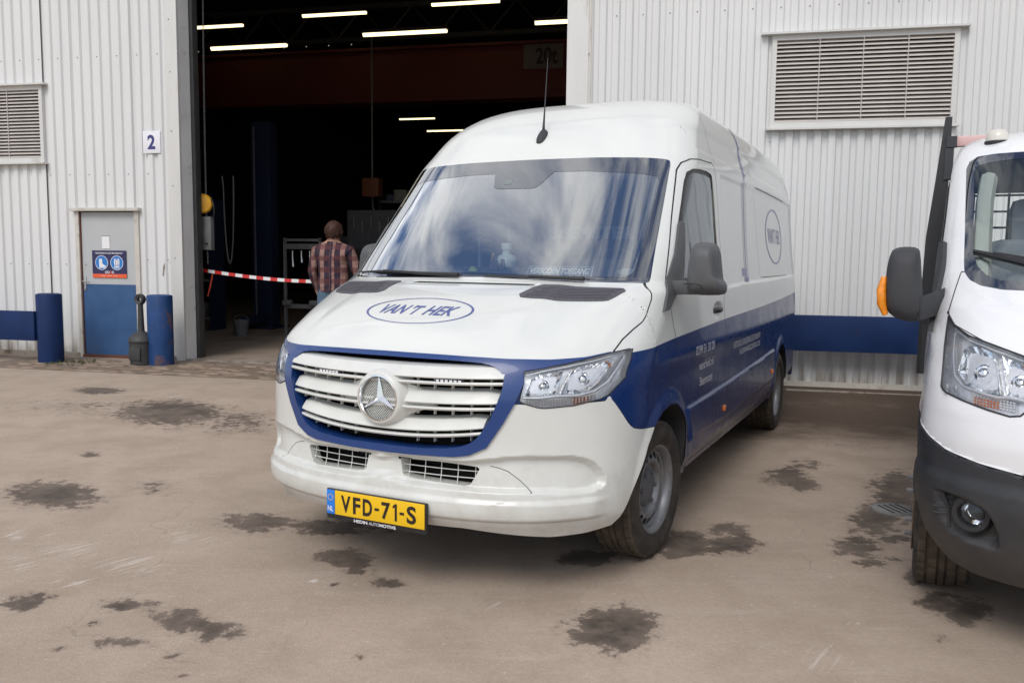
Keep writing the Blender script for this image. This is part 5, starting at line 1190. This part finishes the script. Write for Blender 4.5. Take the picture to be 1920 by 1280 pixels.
for t, dep, lab in ((-5.9, 3.1, 'looped grey air hose hanging in the left of the hall'),):
    e = wthing('air_hose', t, -dep, 2.9, lab, 'hose'); q = MB(); q.tube([(-.12+.0*k, 0, 0) if k == 0 else (-.10*math.cos(k/24*math.pi), 0, -1.55*math.sin(k/24*math.pi) if True else 0) for k in range(25)], .014, 6); q.build('hose_loop', [TOOLG], e)
pbd = wthing('tool_board', -4.75, -7.0, 2.1, 'pale tool board on the hall wall between the man and the van', 'board')
MB().box((0, 0, 0), (1.15, .05, .85)).build('board_panel', [mat('board_grey', (.10, .10, .105), .7, var=.3)], pbd)
for k in range(5): q = MB(); q.box((-.4+k*.2, -.05, .15-.1*(k % 2)), (.05, .05, .26), bev=.01); q.build('hung_tool', [TOOLG], pbd)
wb = wempty('work_bench', -4.6, -6.2, 'low grey work bench with boxes below the tool board', 'bench')
MB().box((0, 0, .85), (1.6, .7, .06)).build('bench_top', [TOOLG], wb)
for x in (-.7, .7): MB().box((x, 0, .41), (.08, .6, .82)).build('leg', [TOOLG], wb)
for k, (x, s_) in enumerate(((-.5, .22), (-.1, .3), (.35, .25))): MB().box((x, 0, .88+s_/2), (s_, s_, s_), bev=.01).build('tool_case', [mat('case_%s' % 'abc'[k], [(.12, .03, .02), (.05, .06, .08), (.09, .09, .09)][k], .6)], wb)
bu = wempty('floor_bucket', -6.0, -3.6, 'pale bucket standing on the dark hall floor', 'bucket'); q = MB(); q.lathe([(.001, .01), (.11, .01), (.15, .30), (.145, .30), (.10, .03)], 'z', seg=20); q.build('bucket_shell', [TOOLG], bu); q = MB(); q.tube([(.15*math.cos(a), 0, .30+.10*math.sin(a)) for a in np.linspace(0, math.pi, 10)], .005, 5); q.build('bail', [TOOLG], bu)
# more of the dim clutter deep in the hall
def rack(t, dep, lab, w=1.6, h_=2.6, ns=4):
    e = wempty('storage_rack', t, -dep, lab, 'rack', 'storage racks in the hall')
    for x in (-w/2, w/2): MB().box((x, 0, h_/2), (.06, .5, h_)).build('upright', [LIFTB], e)
    for k in range(ns):
        z = .25+k*(h_-.35)/(ns-1); MB().box((0, 0, z), (w, .5, .05)).build('shelf', [TOOLG], e)
        x = -w/2+.15
        while x < w/2-.25:
            s_ = random.uniform(.14, .34); c_ = random.choice(((.16, .05, .03), (.06, .08, .13), (.14, .13, .12), (.22, .20, .17), (.12, .09, .03)))
            MB().box((x+s_/2, -.05, z+.03+s_*.4), (s_, .36, s_*.8), bev=.008).build('bin', [mat('bin_%d' % int(c_[0]*1000), c_, .6, var=.2)], e); x += s_+random.uniform(.02, .2)
rack(-7.9, 4.6, 'storage rack with coloured bins at the left behind the air hose'); rack(-4.0, -0+8.6, 'storage rack with bins deep in the hall behind the man', 2.2, 2.9, 5)
mc = wempty('machine_cabinet', -5.9, -8.8, 'tall grey machine cabinet deep in the hall beside the lift column', 'cabinet'); MB().box((0, 0, 1.0), (.9, .6, 2.0), bev=.02).build('cabinet_body', [mat('cabinet_grey', (.12, .13, .14), .5, var=.15)], mc); MB().box((0, -.31, 1.5), (.6, .02, .5)).build('cabinet_panel', [TOOLG], mc); MB().box((.3, -.32, 1.0), (.05, .03, .2)).build('handle', [TOOLS], mc)
fl_ = wempty('orange_hoist', -4.9, -7.4, 'dull orange hoist block hanging high above the tool rack', 'hoist'); MB().box((0, 0, 3.05), (.40, .3, .42), bev=.04).build('hoist_body', [mat('hoist_orange', (.16, .045, .015), .6, var=.2)], fl_); q = MB(); q.tube([(0, 0, 3.26), (0, 0, 6.4)], .02, 6); q.build('hoist_chain', [TOOLG], fl_); q = MB(); q.tube([(0, 0, 2.84), (0, 0, 2.6), (.08, 0, 2.5), (.02, 0, 2.42)], .02, 6); q.build('hook', [TOOLS], fl_)
for k, dep in enumerate((3.2, 6.5, 12.5, 19.)):
    tr_ = wthing('roof_truss', -2, -dep, 8.1, ('steel roof truss nearest the doorway', 'second steel roof truss, between the two light rows', 'third roof truss, behind the crane', 'farthest roof truss in the dark hall')[k], 'truss', 'steel roof trusses of the hall')
    for z in (-.45, .45): MB().box((0, 0, z), (24, .14, .12)).build('chord', [TOOLG], tr_)
    web = MB()
    for i in range(16): web.tube([(-12+i*1.5, 0, -.42), (-11.25+i*1.5, 0, .42), (-10.5+i*1.5, 0, -.42)], .035, 5)
    web.build('web_bars', [TOOLG], tr_)
# ------------------------------------------------------------------ the man with the plaid shirt, seen from behind
def person():
    e = wempty('person', -2.68, -.42, 'man in a plaid shirt and blue jeans seen from behind in the doorway', 'person')
    # local x right, local y into the hall; he faces the hall
    J = {'pel': (0, 0, 1.00), 'wst': (0, .01, 1.16), 'che': (0, .0, 1.40), 'shl': (0, -.01, 1.54), 'nek': (0, .01, 1.64), 'hd0': (0, .03, 1.71), 'hd1': (0, .04, 1.82), 'hd2': (0, .035, 1.90),
         'sL': (-.215, 0, 1.52), 'eL': (-.285, .0, 1.22), 'wL': (-.25, .10, .98), 'hL': (-.24, .13, .90), 'sR': (.215, 0, 1.52), 'eR': (.30, .04, 1.23), 'wR': (.27, .18, 1.02), 'hR': (.255, .23, .95),
         'tL': (-.11, 0, .94), 'kL': (-.125, -.01, .52), 'aL': (-.13, -.03, .09), 'fL': (-.14, .13, .045), 'tR': (.11, 0, .94), 'kR': (.125, .02, .52), 'aR': (.135, -.01, .09), 'fR': (.15, .15, .045)}
    Rr = {'pel': (.19, .14), 'wst': (.195, .145), 'che': (.215, .145), 'shl': (.16, .11), 'nek': (.068, .068), 'hd0': (.082, .095), 'hd1': (.095, .112), 'hd2': (.06, .07), 'sL': (.085, .085), 'eL': (.065, .065), 'wL': (.045, .045), 'hL': (.04, .035), 'sR': (.085, .085), 'eR': (.065, .065), 'wR': (.045, .045), 'hR': (.04, .035), 'tL': (.115, .12), 'kL': (.085, .085), 'aL': (.06, .065), 'fL': (.05, .04), 'tR': (.115, .12), 'kR': (.085, .085), 'aR': (.06, .065), 'fR': (.05, .04)}
    E_ = [('pel', 'wst'), ('wst', 'che'), ('che', 'shl'), ('shl', 'nek'), ('nek', 'hd0'), ('hd0', 'hd1'), ('hd1', 'hd2'), ('shl', 'sL'), ('sL', 'eL'), ('eL', 'wL'), ('wL', 'hL'), ('shl', 'sR'), ('sR', 'eR'), ('eR', 'wR'), ('wR', 'hR'), ('pel', 'tL'), ('tL', 'kL'), ('kL', 'aL'), ('aL', 'fL'), ('pel', 'tR'), ('tR', 'kR'), ('kR', 'aR'), ('aR', 'fR')]
    ks = list(J); me = bpy.data.meshes.new('b'); me.from_pydata([J[k] for k in ks], [(ks.index(a), ks.index(b)) for a, b in E_], [])
    o = bpy.data.objects.new('b', me); COL.objects.link(o)
    m_ = o.modifiers.new('skin', 'SKIN'); o.modifiers.new('sub', 'SUBSURF').levels = 2; o.modifiers['sub'].render_levels = 2
    if not me.skin_vertices: 
        b = bmesh.new(); b.from_mesh(me); b.verts.layers.skin.verify(); b.to_mesh(me); b.free()
    for i, k in enumerate(ks): me.skin_vertices[0].data[i].radius = Rr[k]; me.skin_vertices[0].data[i].use_root = (k == 'pel')
    dg = bpy.context.evaluated_depsgraph_get(); me2 = bpy.data.meshes.new_from_object(o.evaluated_get(dg)); bpy.data.objects.remove(o)
    me2.name = 'body'
    for m in (SKIN, PLAID, JEANS, BLACK): me2.materials.append(m)
    for p in me2.polygons:
        c = p.center; r = math.hypot(c.x, c.y)
        p.material_index = 3 if c.z < .10 else (1 if .985 < c.z < 1.625 else 2 if (c.z <= .985 and abs(c.x) < .235) else 0); p.use_smooth = True
    b = link_mesh('body', me2, None, e)
    hr = MB(); vs = []; fs = []
    nu, nv = 24, 14
    for j in range(nv+1):
        th = math.pi*j/nv*.80
        for i in range(nu):
            a = 2*math.pi*i/nu; k = 1+.05*math.sin(5*a+j)+random.uniform(-.02, .02); front = max(0, math.sin(a)); tt_ = th*(1-.35*front)
            vs.append((.108*k*math.sin(tt_)*math.cos(a), .028+.134*k*math.sin(tt_)*math.sin(a), 1.79+.135*math.cos(tt_)*k))
    fs = [[j*nu+i, j*nu+(i+1) % nu, (j+1)*nu+(i+1) % nu, (j+1)*nu+i] for j in range(nv) for i in range(nu)]
    hr.add(vs, fs); hr.build('hair', [HAIR], e, smooth=60)
    tu = MB()
    for k in range(420):
        a = random.uniform(0, 2*math.pi); th = random.uniform(.05, 2.3)*(1-.4*max(0, math.sin(a)))
        d_ = Vector((math.sin(th)*math.cos(a), math.sin(th)*math.sin(a), math.cos(th))); p0 = Vector((.105*d_.x, .028+.130*d_.y, 1.79+.132*d_.z)); dn = Vector((random.uniform(-.3, .3), random.uniform(-.3, .1), -1)); q0 = p0+d_*.010+dn*.012; q1 = p0+d_*.006+dn*.035; sd_ = d_.cross(dn).normalized()*.006
        tu.add([p0-sd_, p0+sd_, q0+sd_*.8, q0-sd_*.8, q1], [[0, 1, 2, 3], [3, 2, 4]])
    o_ = tu.build('hair_tufts', [HAIR], e, smooth=0); o_['kind'] = 'stuff'
    cl = MB(); cl.lathe([(.085, 1.585), (.095, 1.615), (.085, 1.645), (.075, 1.64)], 'z', (0, .01, 0), 20); cl.build('shirt_collar', [PLAID], e)
    be = MB(); be.lathe([(.19, .97), (.195, .985), (.195, 1.01), (.19, 1.02)], 'z', (0, .0, 0), 24); o = be.build('shirt_hem', [PLAID], e); o.scale = (1, .72, 1)
    for sx in (-1, 1):
        ea = MB(); ea.lathe([(.001, -.012), (.022, -.008), (.030, .004), (.020, .012), (.001, .010)], 'x', (sx*.097, .03, 1.785), 12); ea.build('ear', [SKIN], e)
    e.scale = (1.13, 1.1, 1.035)
person()
# ------------------------------------------------------------------ white tipper truck at the right edge
FT = [[0,.25,.84,.900,.55,2.8],[.1,.36,.92,.945,.55,2.8],[.2,.48,.97,.968,.55,2.8],[.35,.62,1.0,.978,.55,2.8],[.5,.80,1.0,.985,.55,2.8],[.6,.90,.985,.985,.56,2.8],[.7,1.0,.96,.980,.58,2.7],[.8,1.1,.91,.970,.60,2.7],[.9,1.2,.82,.962,.60,2.7],[1.0,1.3,.66,.952,.52,3.0],[1.08,1.38,.46,.946,.42,3.6],[1.16,1.45,.32,.942,.36,4.2],[1.4,1.70,.03,.925,.34,4.6],[1.7,1.98,-.30,.905,.34,4.6],[1.8,2.07,-.42,.88,.36,4.2],[1.9,2.13,-.56,.835,.40,3.6],[2.0,2.17,-.75,.755,.42,3.2],[2.1,2.19,-.98,.62,.4,2.8],[2.2,2.20,-1.2,.35,.3,2.4]]
_p = Matrix.Translation((-.1282, 4.5643, 0)) @ Matrix.Rotation(-.45938, 4, 'Z') @ Vector((3.12, .30, 0))
trk = empty('tipper_truck', tuple(_p), -.45938, 'white truck with charcoal bumper and black headboard cut off by the right picture edge', 'truck')
FB = Body(FT, -1.70, .0, -1.0)
F_HL = [(.902, 1.268), (.908, 1.20), (.913, 1.135), (.922, 1.002), (.916, .990), (.90, .982), (.847, .967), (.766, .949), (.697, .938), (.665, .945), (.640, .972), (.620, 1.02), (.60, 1.10), (.657, 1.149), (.751, 1.178), (.829, 1.201), (.880, 1.232)]
F_WS = [(-.01, 2.02), (.613, 2.016), (.731, 2.016), (.800, 2.010), (.835, 1.985), (.848, 1.95), (.850, 1.50), (.848, 1.450), (.830, 1.418), (.79, 1.395), (.715, 1.381), (.641, 1.380), (-.01, 1.385)]
F_WI = [(-.01, 1.985), (.60, 1.982), (.74, 1.972), (.795, 1.958), (.815, 1.93), (.815, 1.53), (.80, 1.475), (.767, 1.437), (.72, 1.418), (.638, 1.411), (-.01, 1.41)]
F_BL = [(1.2, .92), (.985, .825), (.947, .797), (.888, .768), (.78, .749), (.645, .737), (.3, .735), (0, .735)]
F_FOG = smooth_poly([(.920, .602), (.885, .612), (.80, .606), (.734, .580), (.690, .47), (.705, .430), (.80, .440), (.870, .458)])
F_GR = [(-.01, 1.10), (.45, 1.09), (.58, 1.06), (.60, .98), (.56, .90), (-.01, .90)]
F_ARCH = [(.55, .10), (.50, .35), (.42, .60), (.26, .76), (.05, .82), (-.16, .77), (-.32, .62), (-.40, .40), (-.41, .10)]
def fdisp(p, u):
    x, y, z = np.abs(p[..., 0]), p[..., 1], p[..., 2]; fr = (u <= 1.02)
    d = np.where(fr & (y > .2), -.050*sstep(-sd_poly(x, z, F_FOG), -.006, .030), 0)
    bl = np.interp(x, [q[0] for q in F_BL[::-1]], [q[1] for q in F_BL[::-1]])
    d = d+np.where(fr & (y > .2), .016*(1-sstep(z, bl-.004, bl+.004))*sstep(z, .25, .45), 0)
    d = d-np.where(fr & (y > .2), .014*sstep(z, .655, .70)*(1-sstep(z, bl-.004, bl+.004))*0+.010*(1-sstep(np.abs(z-.665), .0, .05))*(z < bl)*0, 0)
    d = d-np.where(fr & (y > .2) & (z < bl), .014*sstep(z, .640, .700), 0)
    r = np.hypot(y-.0, z-.36); d = d+np.where((u < 2) & (z < 1.0) & (x > .8) & (y < .6), .010*(1-sstep(r, .46, .54)), 0)
    # soft swage running down the wing beside the headlamp
    d = d+np.where(fr & (x > .9) & (z > .8) & (z < 1.15), -.006*np.sin((z-.8)/.35*math.pi), 0)
    return d
FB.disp = fdisp
us = list(np.linspace(0, .3, 8))+list(np.linspace(.32, .985, 60))+[1.0]+list(1+np.linspace(.012, .99, 34))+[2.0, 2.5, 3.0]
zs = list(np.linspace(.25, .9, 56))+list(np.linspace(.91, 1.30, 30))+list(np.linspace(1.31, 1.50, 14))+list(np.linspace(1.525, 2.05, 26))+list(np.linspace(2.065, 2.185, 14))
FB.mesh(us, [float(FB.vz(z)) for z in zs]+[2.13, 2.17, 2.2])
F2 = {
 'arch': lambda p, u: np.where(X(p) > .75, sd_poly(Y(p), Z(p), F_ARCH), 1.),
 'bot': lambda p, u: Z(p)-np.where(Y(p) > .2, np.interp(X(p), [0, .6, .77, .85, .93, .97], [.29, .288, .275, .292, .40, .52]), .40),
 'ws': lambda p, u: np.maximum(sd_poly(X(p), Z(p), F_WS), -.9-Y(p)), 'wi': lambda p, u: np.maximum(sd_poly(X(p), Z(p), F_WI), -.9-Y(p)),
 'hl': lambda p, u: np.maximum(sd_poly(X(p), Z(p), F_HL), .15-Y(p)), 'gr': lambda p, u: np.maximum(sd_poly(X(p), Z(p), F_GR), .15-Y(p)),
 'bl': lambda p, u: np.where(Y(p) > .05, Z(p)-np.interp(X(p), [q[0] for q in F_BL[::-1]], [q[1] for q in F_BL[::-1]]), 1.),
 'bn': lambda p, u: np.where(Y(p) > -.2, sd_poly(X(p), Z(p), [(-.05, 1.12), (.60, 1.10), (.88, 1.236), (.905, 1.28), (.885, 1.36), (.86, 1.45), (-.05, 1.45)]), 1.),
 'dg': lambda p, u: np.where(X(p) > .6, sd_poly(Y(p), Z(p), [(-.02, 1.25), (-.30, 1.62), (-.62, 1.95), (-.75, 2.04), (-1.45, 2.06), (-1.50, .42), (-.42, .42), (-.20, .95)]), 1.),
 'rw': lambda p, u: np.where(u > 2.0, sd_poly(X(p), Z(p), [(-.1, 1.34), (.80, 1.34), (.80, 1.93), (-.1, 1.93)]), 1.),
 'dw': lambda p, u: np.where(X(p) > .6, sd_poly(Y(p), Z(p), [(-.08, 1.28), (-.36, 1.62), (-.66, 1.92), (-.76, 1.98), (-1.36, 1.99), (-1.38, 1.25)]), 1.),
}
FE = {'bl': .0025, 'bn': .002, 'dg': .0026}
for k in F2:
    if k in FE: FB.cut(lambda p, u: F2[k](p, u)-FE[k]); FB.cut(lambda p, u: F2[k](p, u)+FE[k])
    else: FB.cut(F2[k])
cu, cv, cp = FB.centroids(); f2 = {k: F2[k](cp, cu) for k in F2}; reg = []; mi = np.zeros(len(cp), int)
for k in range(len(cp)):
    g = lambda n: f2[n][k] < 0
    if g('arch') or g('bot') or g('gr') or g('rw'): reg.append('hole')
    elif g('ws'): reg.append('glass' if g('wi') else 'frit')
    elif g('hl'): reg.append('lamp')
    elif g('bl'): reg.append('bumper')
    elif g('dw'): reg.append('dglass')
    elif g('dg'): reg.append('door')
    elif g('bn'): reg.append('bonnet')
    else: reg.append('cab')
for n in FE: mi[np.abs(f2[n]) < FE[n]] = 1
RG = {r: [k for k in range(len(reg)) if reg[k] == r] for r in set(reg)}
FB.region('cab', RG['cab'], mi, [FORDW, GAP], trk); FB.region('bonnet', RG['bonnet'], mi, [FORDW, GAP], trk)
FB.region('front_bumper', RG['bumper'], mi, [BUMPG, GAP], trk)
for sg in (1, -1):
    d = FB.region('cab_door', RG['door'], mi, [FORDW, GAP], trk, (sg,)); FB.region('door_window', RG['dglass'], None, [SIDEGLASS], d, (sg,), off=-.006)
w_ = FB.region('windscreen', RG['glass'], None, [glass('truck_glass', (.93, .97, .95), 1.5, 1.5)], trk); FB.region('windscreen_border', RG['frit'], None, [glass('truck_frit', None, 2.6, 1.5)], w_, off=.001)
gq = MB(True); gq.box((0, .80, .99), (1.25, .03, .22)); gq.build('grille_back', [HOLLOW], trk)
for z in (.93, .98, 1.03): q = MB(True); q.sweep([[(x, FB.front(abs(x), z)[1]-.03, z+.012), (x, FB.front(abs(x), z)[1]-.008, z), (x, FB.front(abs(x), z)[1]-.03, z-.012)] for x in np.linspace(-.56, .56, 17)]); q.build('grille_bar', [BLACK], trk)
def tlamp(sg):
    h = empty('headlight', parent=trk)
    FB.region('lamp_housing', RG['lamp'], None, [SATIN], h, (sg,), off=-.036)
    hl = densify(F_HL+[F_HL[0]], .015); mb = MB(True); strip(mb, hl, lambda a, b: FB.front(a*sg, b, -.001), lambda a, b: FB.front(a*sg, b, -.038)); mb.build('lamp_wall', [SATIN], h, smooth=60)
    sl = MB(True); sl.tube([FB.front(a*sg, b, .001) for a, b in hl], .0035, 6); sl.build('lamp_seal', [BLACK], h)
    for k_, (pl_, nx_, nz_) in enumerate((([(.735, 1.012), (.80, 1.012), (.850, 1.030), (.872, 1.070), (.868, 1.13), (.84, 1.175), (.79, 1.168), (.738, 1.152)], 9, 7), ([(.630, 1.02), (.67, 1.008), (.725, 1.012), (.728, 1.150), (.68, 1.135), (.632, 1.115)], 7, 7))):
        fm = MB(True); facets(fm, [(sg*a, b) for a, b in pl_], lambda a, b, d: FB.front(a, b, d), -.016, -.052, nx_, nz_, 11+k_); fm.build('reflector', [FACET], h, smooth=0)
        xc, zc, rr = ((.800, 1.085, .026), (.68, 1.07, .022))[k_]; P0 = FB.front(sg*xc, zc, -.046); fm = MB(True); fm.lathe([(rr, .0), (rr*.9, .010), (rr*.6, .018), (.001, .021)], 'y', tuple(P0), 20); fm.lathe([(rr*1.5, -.002), (rr*1.35, .004), (rr*1.1, .0)], 'y', tuple(P0), 20); fm.build('bulb_shield', [CHROME], h, smooth=40)
    tr = MB(True); tr.tube([FB.front(sg*x, z, -.014) for x, z in ((.885, 1.21), (.888, 1.12), (.880, 1.05), (.85, 1.018), (.79, 1.005), (.74, .998), (.70, 1.005), (.66, 1.0), (.63, 1.01))], [.005, .008, .009, .008, .007, .008, .008, .007, .005], 8)
    tr.tube([FB.front(sg*x, z, -.012) for x, z in ((.885, 1.225), (.83, 1.19), (.75, 1.165), (.66, 1.138))], .004, 8)
    tr.build('lamp_trim', [SATIN], h)
    ind = MB(True)
    for k in range(14):
        for j in range(4):
            x, z = .692+k*.0105, .962+j*.0095+(k/14)*.006; p = FB.front(sg*x, z, -.022); ind.box(tuple(p), (.0085, .006, .0075), bev=.002, mi=1 if 5 <= k <= 12 and j < 3 else 0)
    ind.build('indicator', [SATIN, AMBER], h, smooth=30)
    FB.region('lamp_lens', RG['lamp'], None, [LENS], h, (sg,), off=.001)
    fg = empty('fog_lamp', parent=trk); c = FB.front(sg*.806, .540, .0); mt_ = Matrix.Rotation(R(90), 4, 'X')
    for nm, prof, m_ in (('fog_bezel', [(.044, .02), (.050, .036), (.066, .038), (.076, .026), (.080, -.03)], BLACK), ('fog_reflector', [(.043, .014), (.034, -.002), (.02, -.014), (.001, -.018)], CHROME), ('fog_lens', [(.044, .022), (.03, .030), (.001, .034)], LENS)):
        b = MB(True); t_ = MB(); t_.lathe(prof, 'y', seg=32); an_ = -sg*.35; b.add([(c[0]+x*math.cos(an_)-y*math.sin(an_), c[1]+x*math.sin(an_)+y*math.cos(an_), c[2]+z) for x, y, z in t_.v], t_.f); b.build(nm, [m_], fg, smooth=50)
    rb = MB(True)
    for k in range(3): rb.tube([FB.front(sg*x, .565-.025*k-.0*x, .004) for x in np.linspace(.865, .905, 5)], .004, 6)
    rb.tube([FB.front(sg*x, z, .004) for x, z in ((.893, .60), (.878, .53), (.858, .468))], .007, 6); rb.build('fog_ribs', [BUMPG], fg)
tlamp(1); tlamp(-1)
wq = MB(True); wp = [FB.front(-x, z, .022) for x, z in ((.806, 1.525), (.70, 1.495), (.60, 1.465), (.30, 1.43))]; wq.tube(wp, [.008, .013, .014, .012], 6); wq.tube([p-np.array([0, 0, .012]) for p in wp], .006, 5)
wq.tube([FB.front(-x, z, .03) for x, z in ((.735, 1.51), (.5, 1.46), (.2, 1.40))], [.006, .010, .012], 6); wq.build('wiper', [BLACK], trk)
bc = MB(True); c = FB.front(-.715, 2.10, 0); bc.lathe([(.052, -.02), (.052, .018), (.044, .040), (.028, .052), (.001, .055)], 'z', tuple(c), 24); bc.lathe([(.057, -.03), (.057, -.004), (.052, -.004)], 'z', tuple(c), 24, mi=1); bc.build('roof_marker_lamp', [mat('marker_white', (.66, .64, .58), .25, coat=.5), BLACK], trk)
def tmirror(sg):
    h = empty('door_mirror', parent=trk)
    pr = smooth_poly([(1.010, 1.40), (1.022, 1.53), (1.035, 1.552), (1.075, 1.556), (1.115, 1.552), (1.140, 1.535), (1.156, 1.44), (1.152, 1.30), (1.130, 1.258), (1.07, 1.232), (1.0, 1.235), (1.0, 1.33)])
    cx_, cz_ = 1.08, 1.40
    q = MB(True); q.sweep([[(sg*(cx_+(a-cx_)*k), .30+yy, cz_+(z-cz_)*k) for a, z in pr] for yy, k in ((.11, .5), (.10, .72), (.08, .88), (.04, .97), (0, 1.0), (-.05, .98), (-.06, .93))]); q.build('mirror_shell', [DGREY], h, smooth=50)
    q = MB(True); q.sweep([[(sg*(cx_+(a-cx_)*.92), .30+yy, cz_+(z-cz_)*.92) for a, z in pr] for yy in (-.061, -.064)]); q.build('mirror_glass', [CHROME], h)
    q = MB(True); q.sweep([[(sg*x, .30+yy*s_+dy, z+zz) for yy, zz in ((-.05, -.05), (.05, -.05), (.06, 0), (.05, .05), (-.05, .05), (-.06, 0))] for x, z, s_, dy in ((1.06, 1.30, 1, .03), (1.0, 1.295, 1.1, .0), (.95, 1.31, 1.2, -.08), (.92, 1.33, 1.2, -.14))]); q.build('mirror_arm', [DGREY], h, smooth=45)
    q = MB(True); patch(q, [(.30, 1.19), (.20, 1.31), (.08, 1.44), (-.10, 1.585), (-.15, 1.58), (-.10, 1.46), (-.06, 1.36), (.05, 1.25)], lambda a, b, d: FB.side(a, b, d, sg), .020, -.012, 18, 6); q.build('mirror_base', [DGREY], h, smooth=40)
    q = MB(True); q.tube([(sg*1.158, .36, 1.425), (sg*1.166, .37, 1.37), (sg*1.162, .37, 1.31), (sg*1.146, .36, 1.262)], [.012, .020, .020, .012], 10); q.build('mirror_indicator', [mat('amber_indicator_plastic', (.85, .27, .008), .2, coat=.6, var=.2, vscale=60)], h)  # orange is the plastic's own colour, no glow
    q = MB(True); q.tube([(sg*x, .30+.085, z) for x, z in ((1.145, 1.365), (1.09, 1.36), (1.03, 1.365), (1.015, 1.335), (1.012, 1.25))], .003, 5); q.build('mirror_seam', [GAP], h)
tmirror(-1); tmirror(1)
# cab inside
q = MB(True); q.box((0, .05, 1.22), (1.7, .5, .2), bev=.06); q.build('dashboard', [mat('truck_dash', (.13, .15, .15), .8)], trk)
for x in (-.50, .06, .52): q = MB(True); q.box((x, -.62, 1.25), (.46, .14, .72), bev=.06, mtx=Matrix.Rotation(R(-8), 4, 'X')); q.box((x, -.68, 1.665), (.27, .12, .30), bev=.055); q.box((x, -.42, .92), (.48, .52, .16), bev=.05); q.build('seat', [mat('truck_seat', (.24, .27, .32), .9, var=.1)], trk, smooth=50)
q = MB(True)
for x in np.linspace(-.78, .78, 19): q.box((x, -1.18, 1.60), (.012, .008, .56))
for z in np.linspace(1.33, 1.87, 7): q.box((0, -1.186, z), (1.58, .008, .012))
q.build('rear_window_guard', [BLACK], trk)['kind'] = 'stuff'
q = MB(True); q.box((0, -1.28, 1.05), (1.75, .04, .62)); q.box((0, -1.28, 2.0), (1.7, .04, .22)); q.box((-.86, -1.28, 1.6), (.09, .04, .6)); q.box((.86, -1.28, 1.6), (.09, .04, .6)); q.build('cab_back_trim', [mat('truck_trim', (.42, .46, .44), .8)], trk)
for sx in (-1, 1):
    q = MB(True); q.tube([FB.front(sx*x, z, -.05) for x, z in ((.80, 1.44), (.80, 1.60), (.79, 1.80), (.77, 1.93))], .038, 8); q.build('pillar_trim', [MATS['truck_trim']], trk)
# headboard of the tipper bed
hb = empty('headboard', parent=trk); HY = -1.95
hbm = mat('headboard_black', (.022, .023, .026), .55, var=.15, bump=.08, bscale=60)
for sg in (1, -1):
    q = MB(True); q.sweep([[(sg*x0, HY+.05, z), (sg*x1, HY+.05, z), (sg*x1, HY-.05, z), (sg*x0, HY-.05, z)] for x0, x1, z in ((.90, 1.03, .75), (.895, 1.03, 1.25), (.905, 1.02, 1.65), (.905, .985, 2.0), (.905, .945, 2.43))]); q.build('side_post', [hbm], hb, smooth=0)
for z, h_ in ((1.20, .09), (2.06, .06)): q = MB(True); q.box((0, HY, z), (1.80, .06, h_)); q.build('cross_bar', [MATS['headboard_black']], hb)
for z, h_ in ((1.45, .05), (1.66, .10), (1.86, .07)):
    for sx in (-1, 1): q = MB(True); q.box((sx*.87, HY, z), (.10, .06, h_)); q.build('side_rung', [MATS['headboard_black']], hb)
q = MB(True); q.box((0, HY, 2.275), (1.80, .06, .065), bev=.008); q.build('top_rail', [mat('pale_pink_rail', (.70, .46, .45), .4)], hb)
q = MB(True); q.box((-.90, HY+.04, 2.27), (.06, .05, .07)); q.box((-.91, HY+.02, 2.13), (.05, .08, .2)); q.build('rail_bracket', [DGREY], hb)
q = MB(True); q.box((-.955, HY+.11, .92), (.11, .02, .32)); q.cyl((-.965, HY+.12, .89), (-.965, HY+.14, .89), .013, seg=10, mi=1); q.build('mounting_plate', [DGREY, TOOLS], hb)
q = MB(True)
q.box((0, -3.4, .95), (1.95, 2.9, .12)); 
for sg in (1, -1): q.box((sg*.99, -3.4, 1.18), (.05, 2.9, .40))
q.box((0, -4.83, 1.18), (1.95, .05, .40)); q.build('tipper_bed', [MATS['headboard_black']], trk)
q = MB(True); q.box((0, -2.2, .55), (.8, 5.0, .22)); q.box((0, .45, .50), (1.2, .5, .35)); q.build('chassis_dark_box', [HOLLOW], trk)
for sg in (1, -1):
    q = MB(True); pts = F_ARCH; strip(q, pts, lambda a, b: (sg*.955, a, max(b, .42)), lambda a, b: (sg*.56, a*.97, max(b, .42))); p2 = [(sg*.56, a*.97, max(b, .42)) for a, b in pts]; q.add(p2, [list(range(len(p2)))]); q.build('wheel_housing', [GAP], trk, smooth=50)
    w = make_wheel(trk, (sg*.868, .0, .345), sg)
    q = MB()
    q.lathe([(.19, sg*.110), (.205, sg*.125), (.19, sg*.128), (.10, sg*.124), (.02, sg*.124)], 'x', seg=40)
    q.build('wheel_trim_ring', [mat('rusty_rim', (.20, .15, .11), .7, var=.3, vscale=30)], w)
    for k in range(6):
        a = 2*math.pi*(k+.25)/6; b = MB(); b.cyl((sg*.12, .13*math.cos(a), .13*math.sin(a)), (sg*.158, .13*math.cos(a), .13*math.sin(a)), .015, .013, seg=6); b.build('wheel_nut', [TOOLG], w, smooth=0)
    make_wheel(trk, (sg*.85, -3.3, .345), sg)
# drain glint between the vehicles
_g = gpt(1678, 955); dr = empty('drain_cover', (_g[0], _g[1], .0), .2, 'small round grey drain cover in the wet ground beside the truck wheel', 'drain cover')
q = MB(); q.lathe([(.001, .007), (.125, .007), (.135, .004), (.14, .0)], 'z', seg=36); q.build('cover_plate', [mat('drain_plate', (.17, .165, .16), .3, var=.2, vscale=20)], dr)
q = MB()
for k in range(4): q.box((-.06+.04*k, 0, .0085), (.008, .16, .003))
q.build('cover_slots', [GAP], dr)
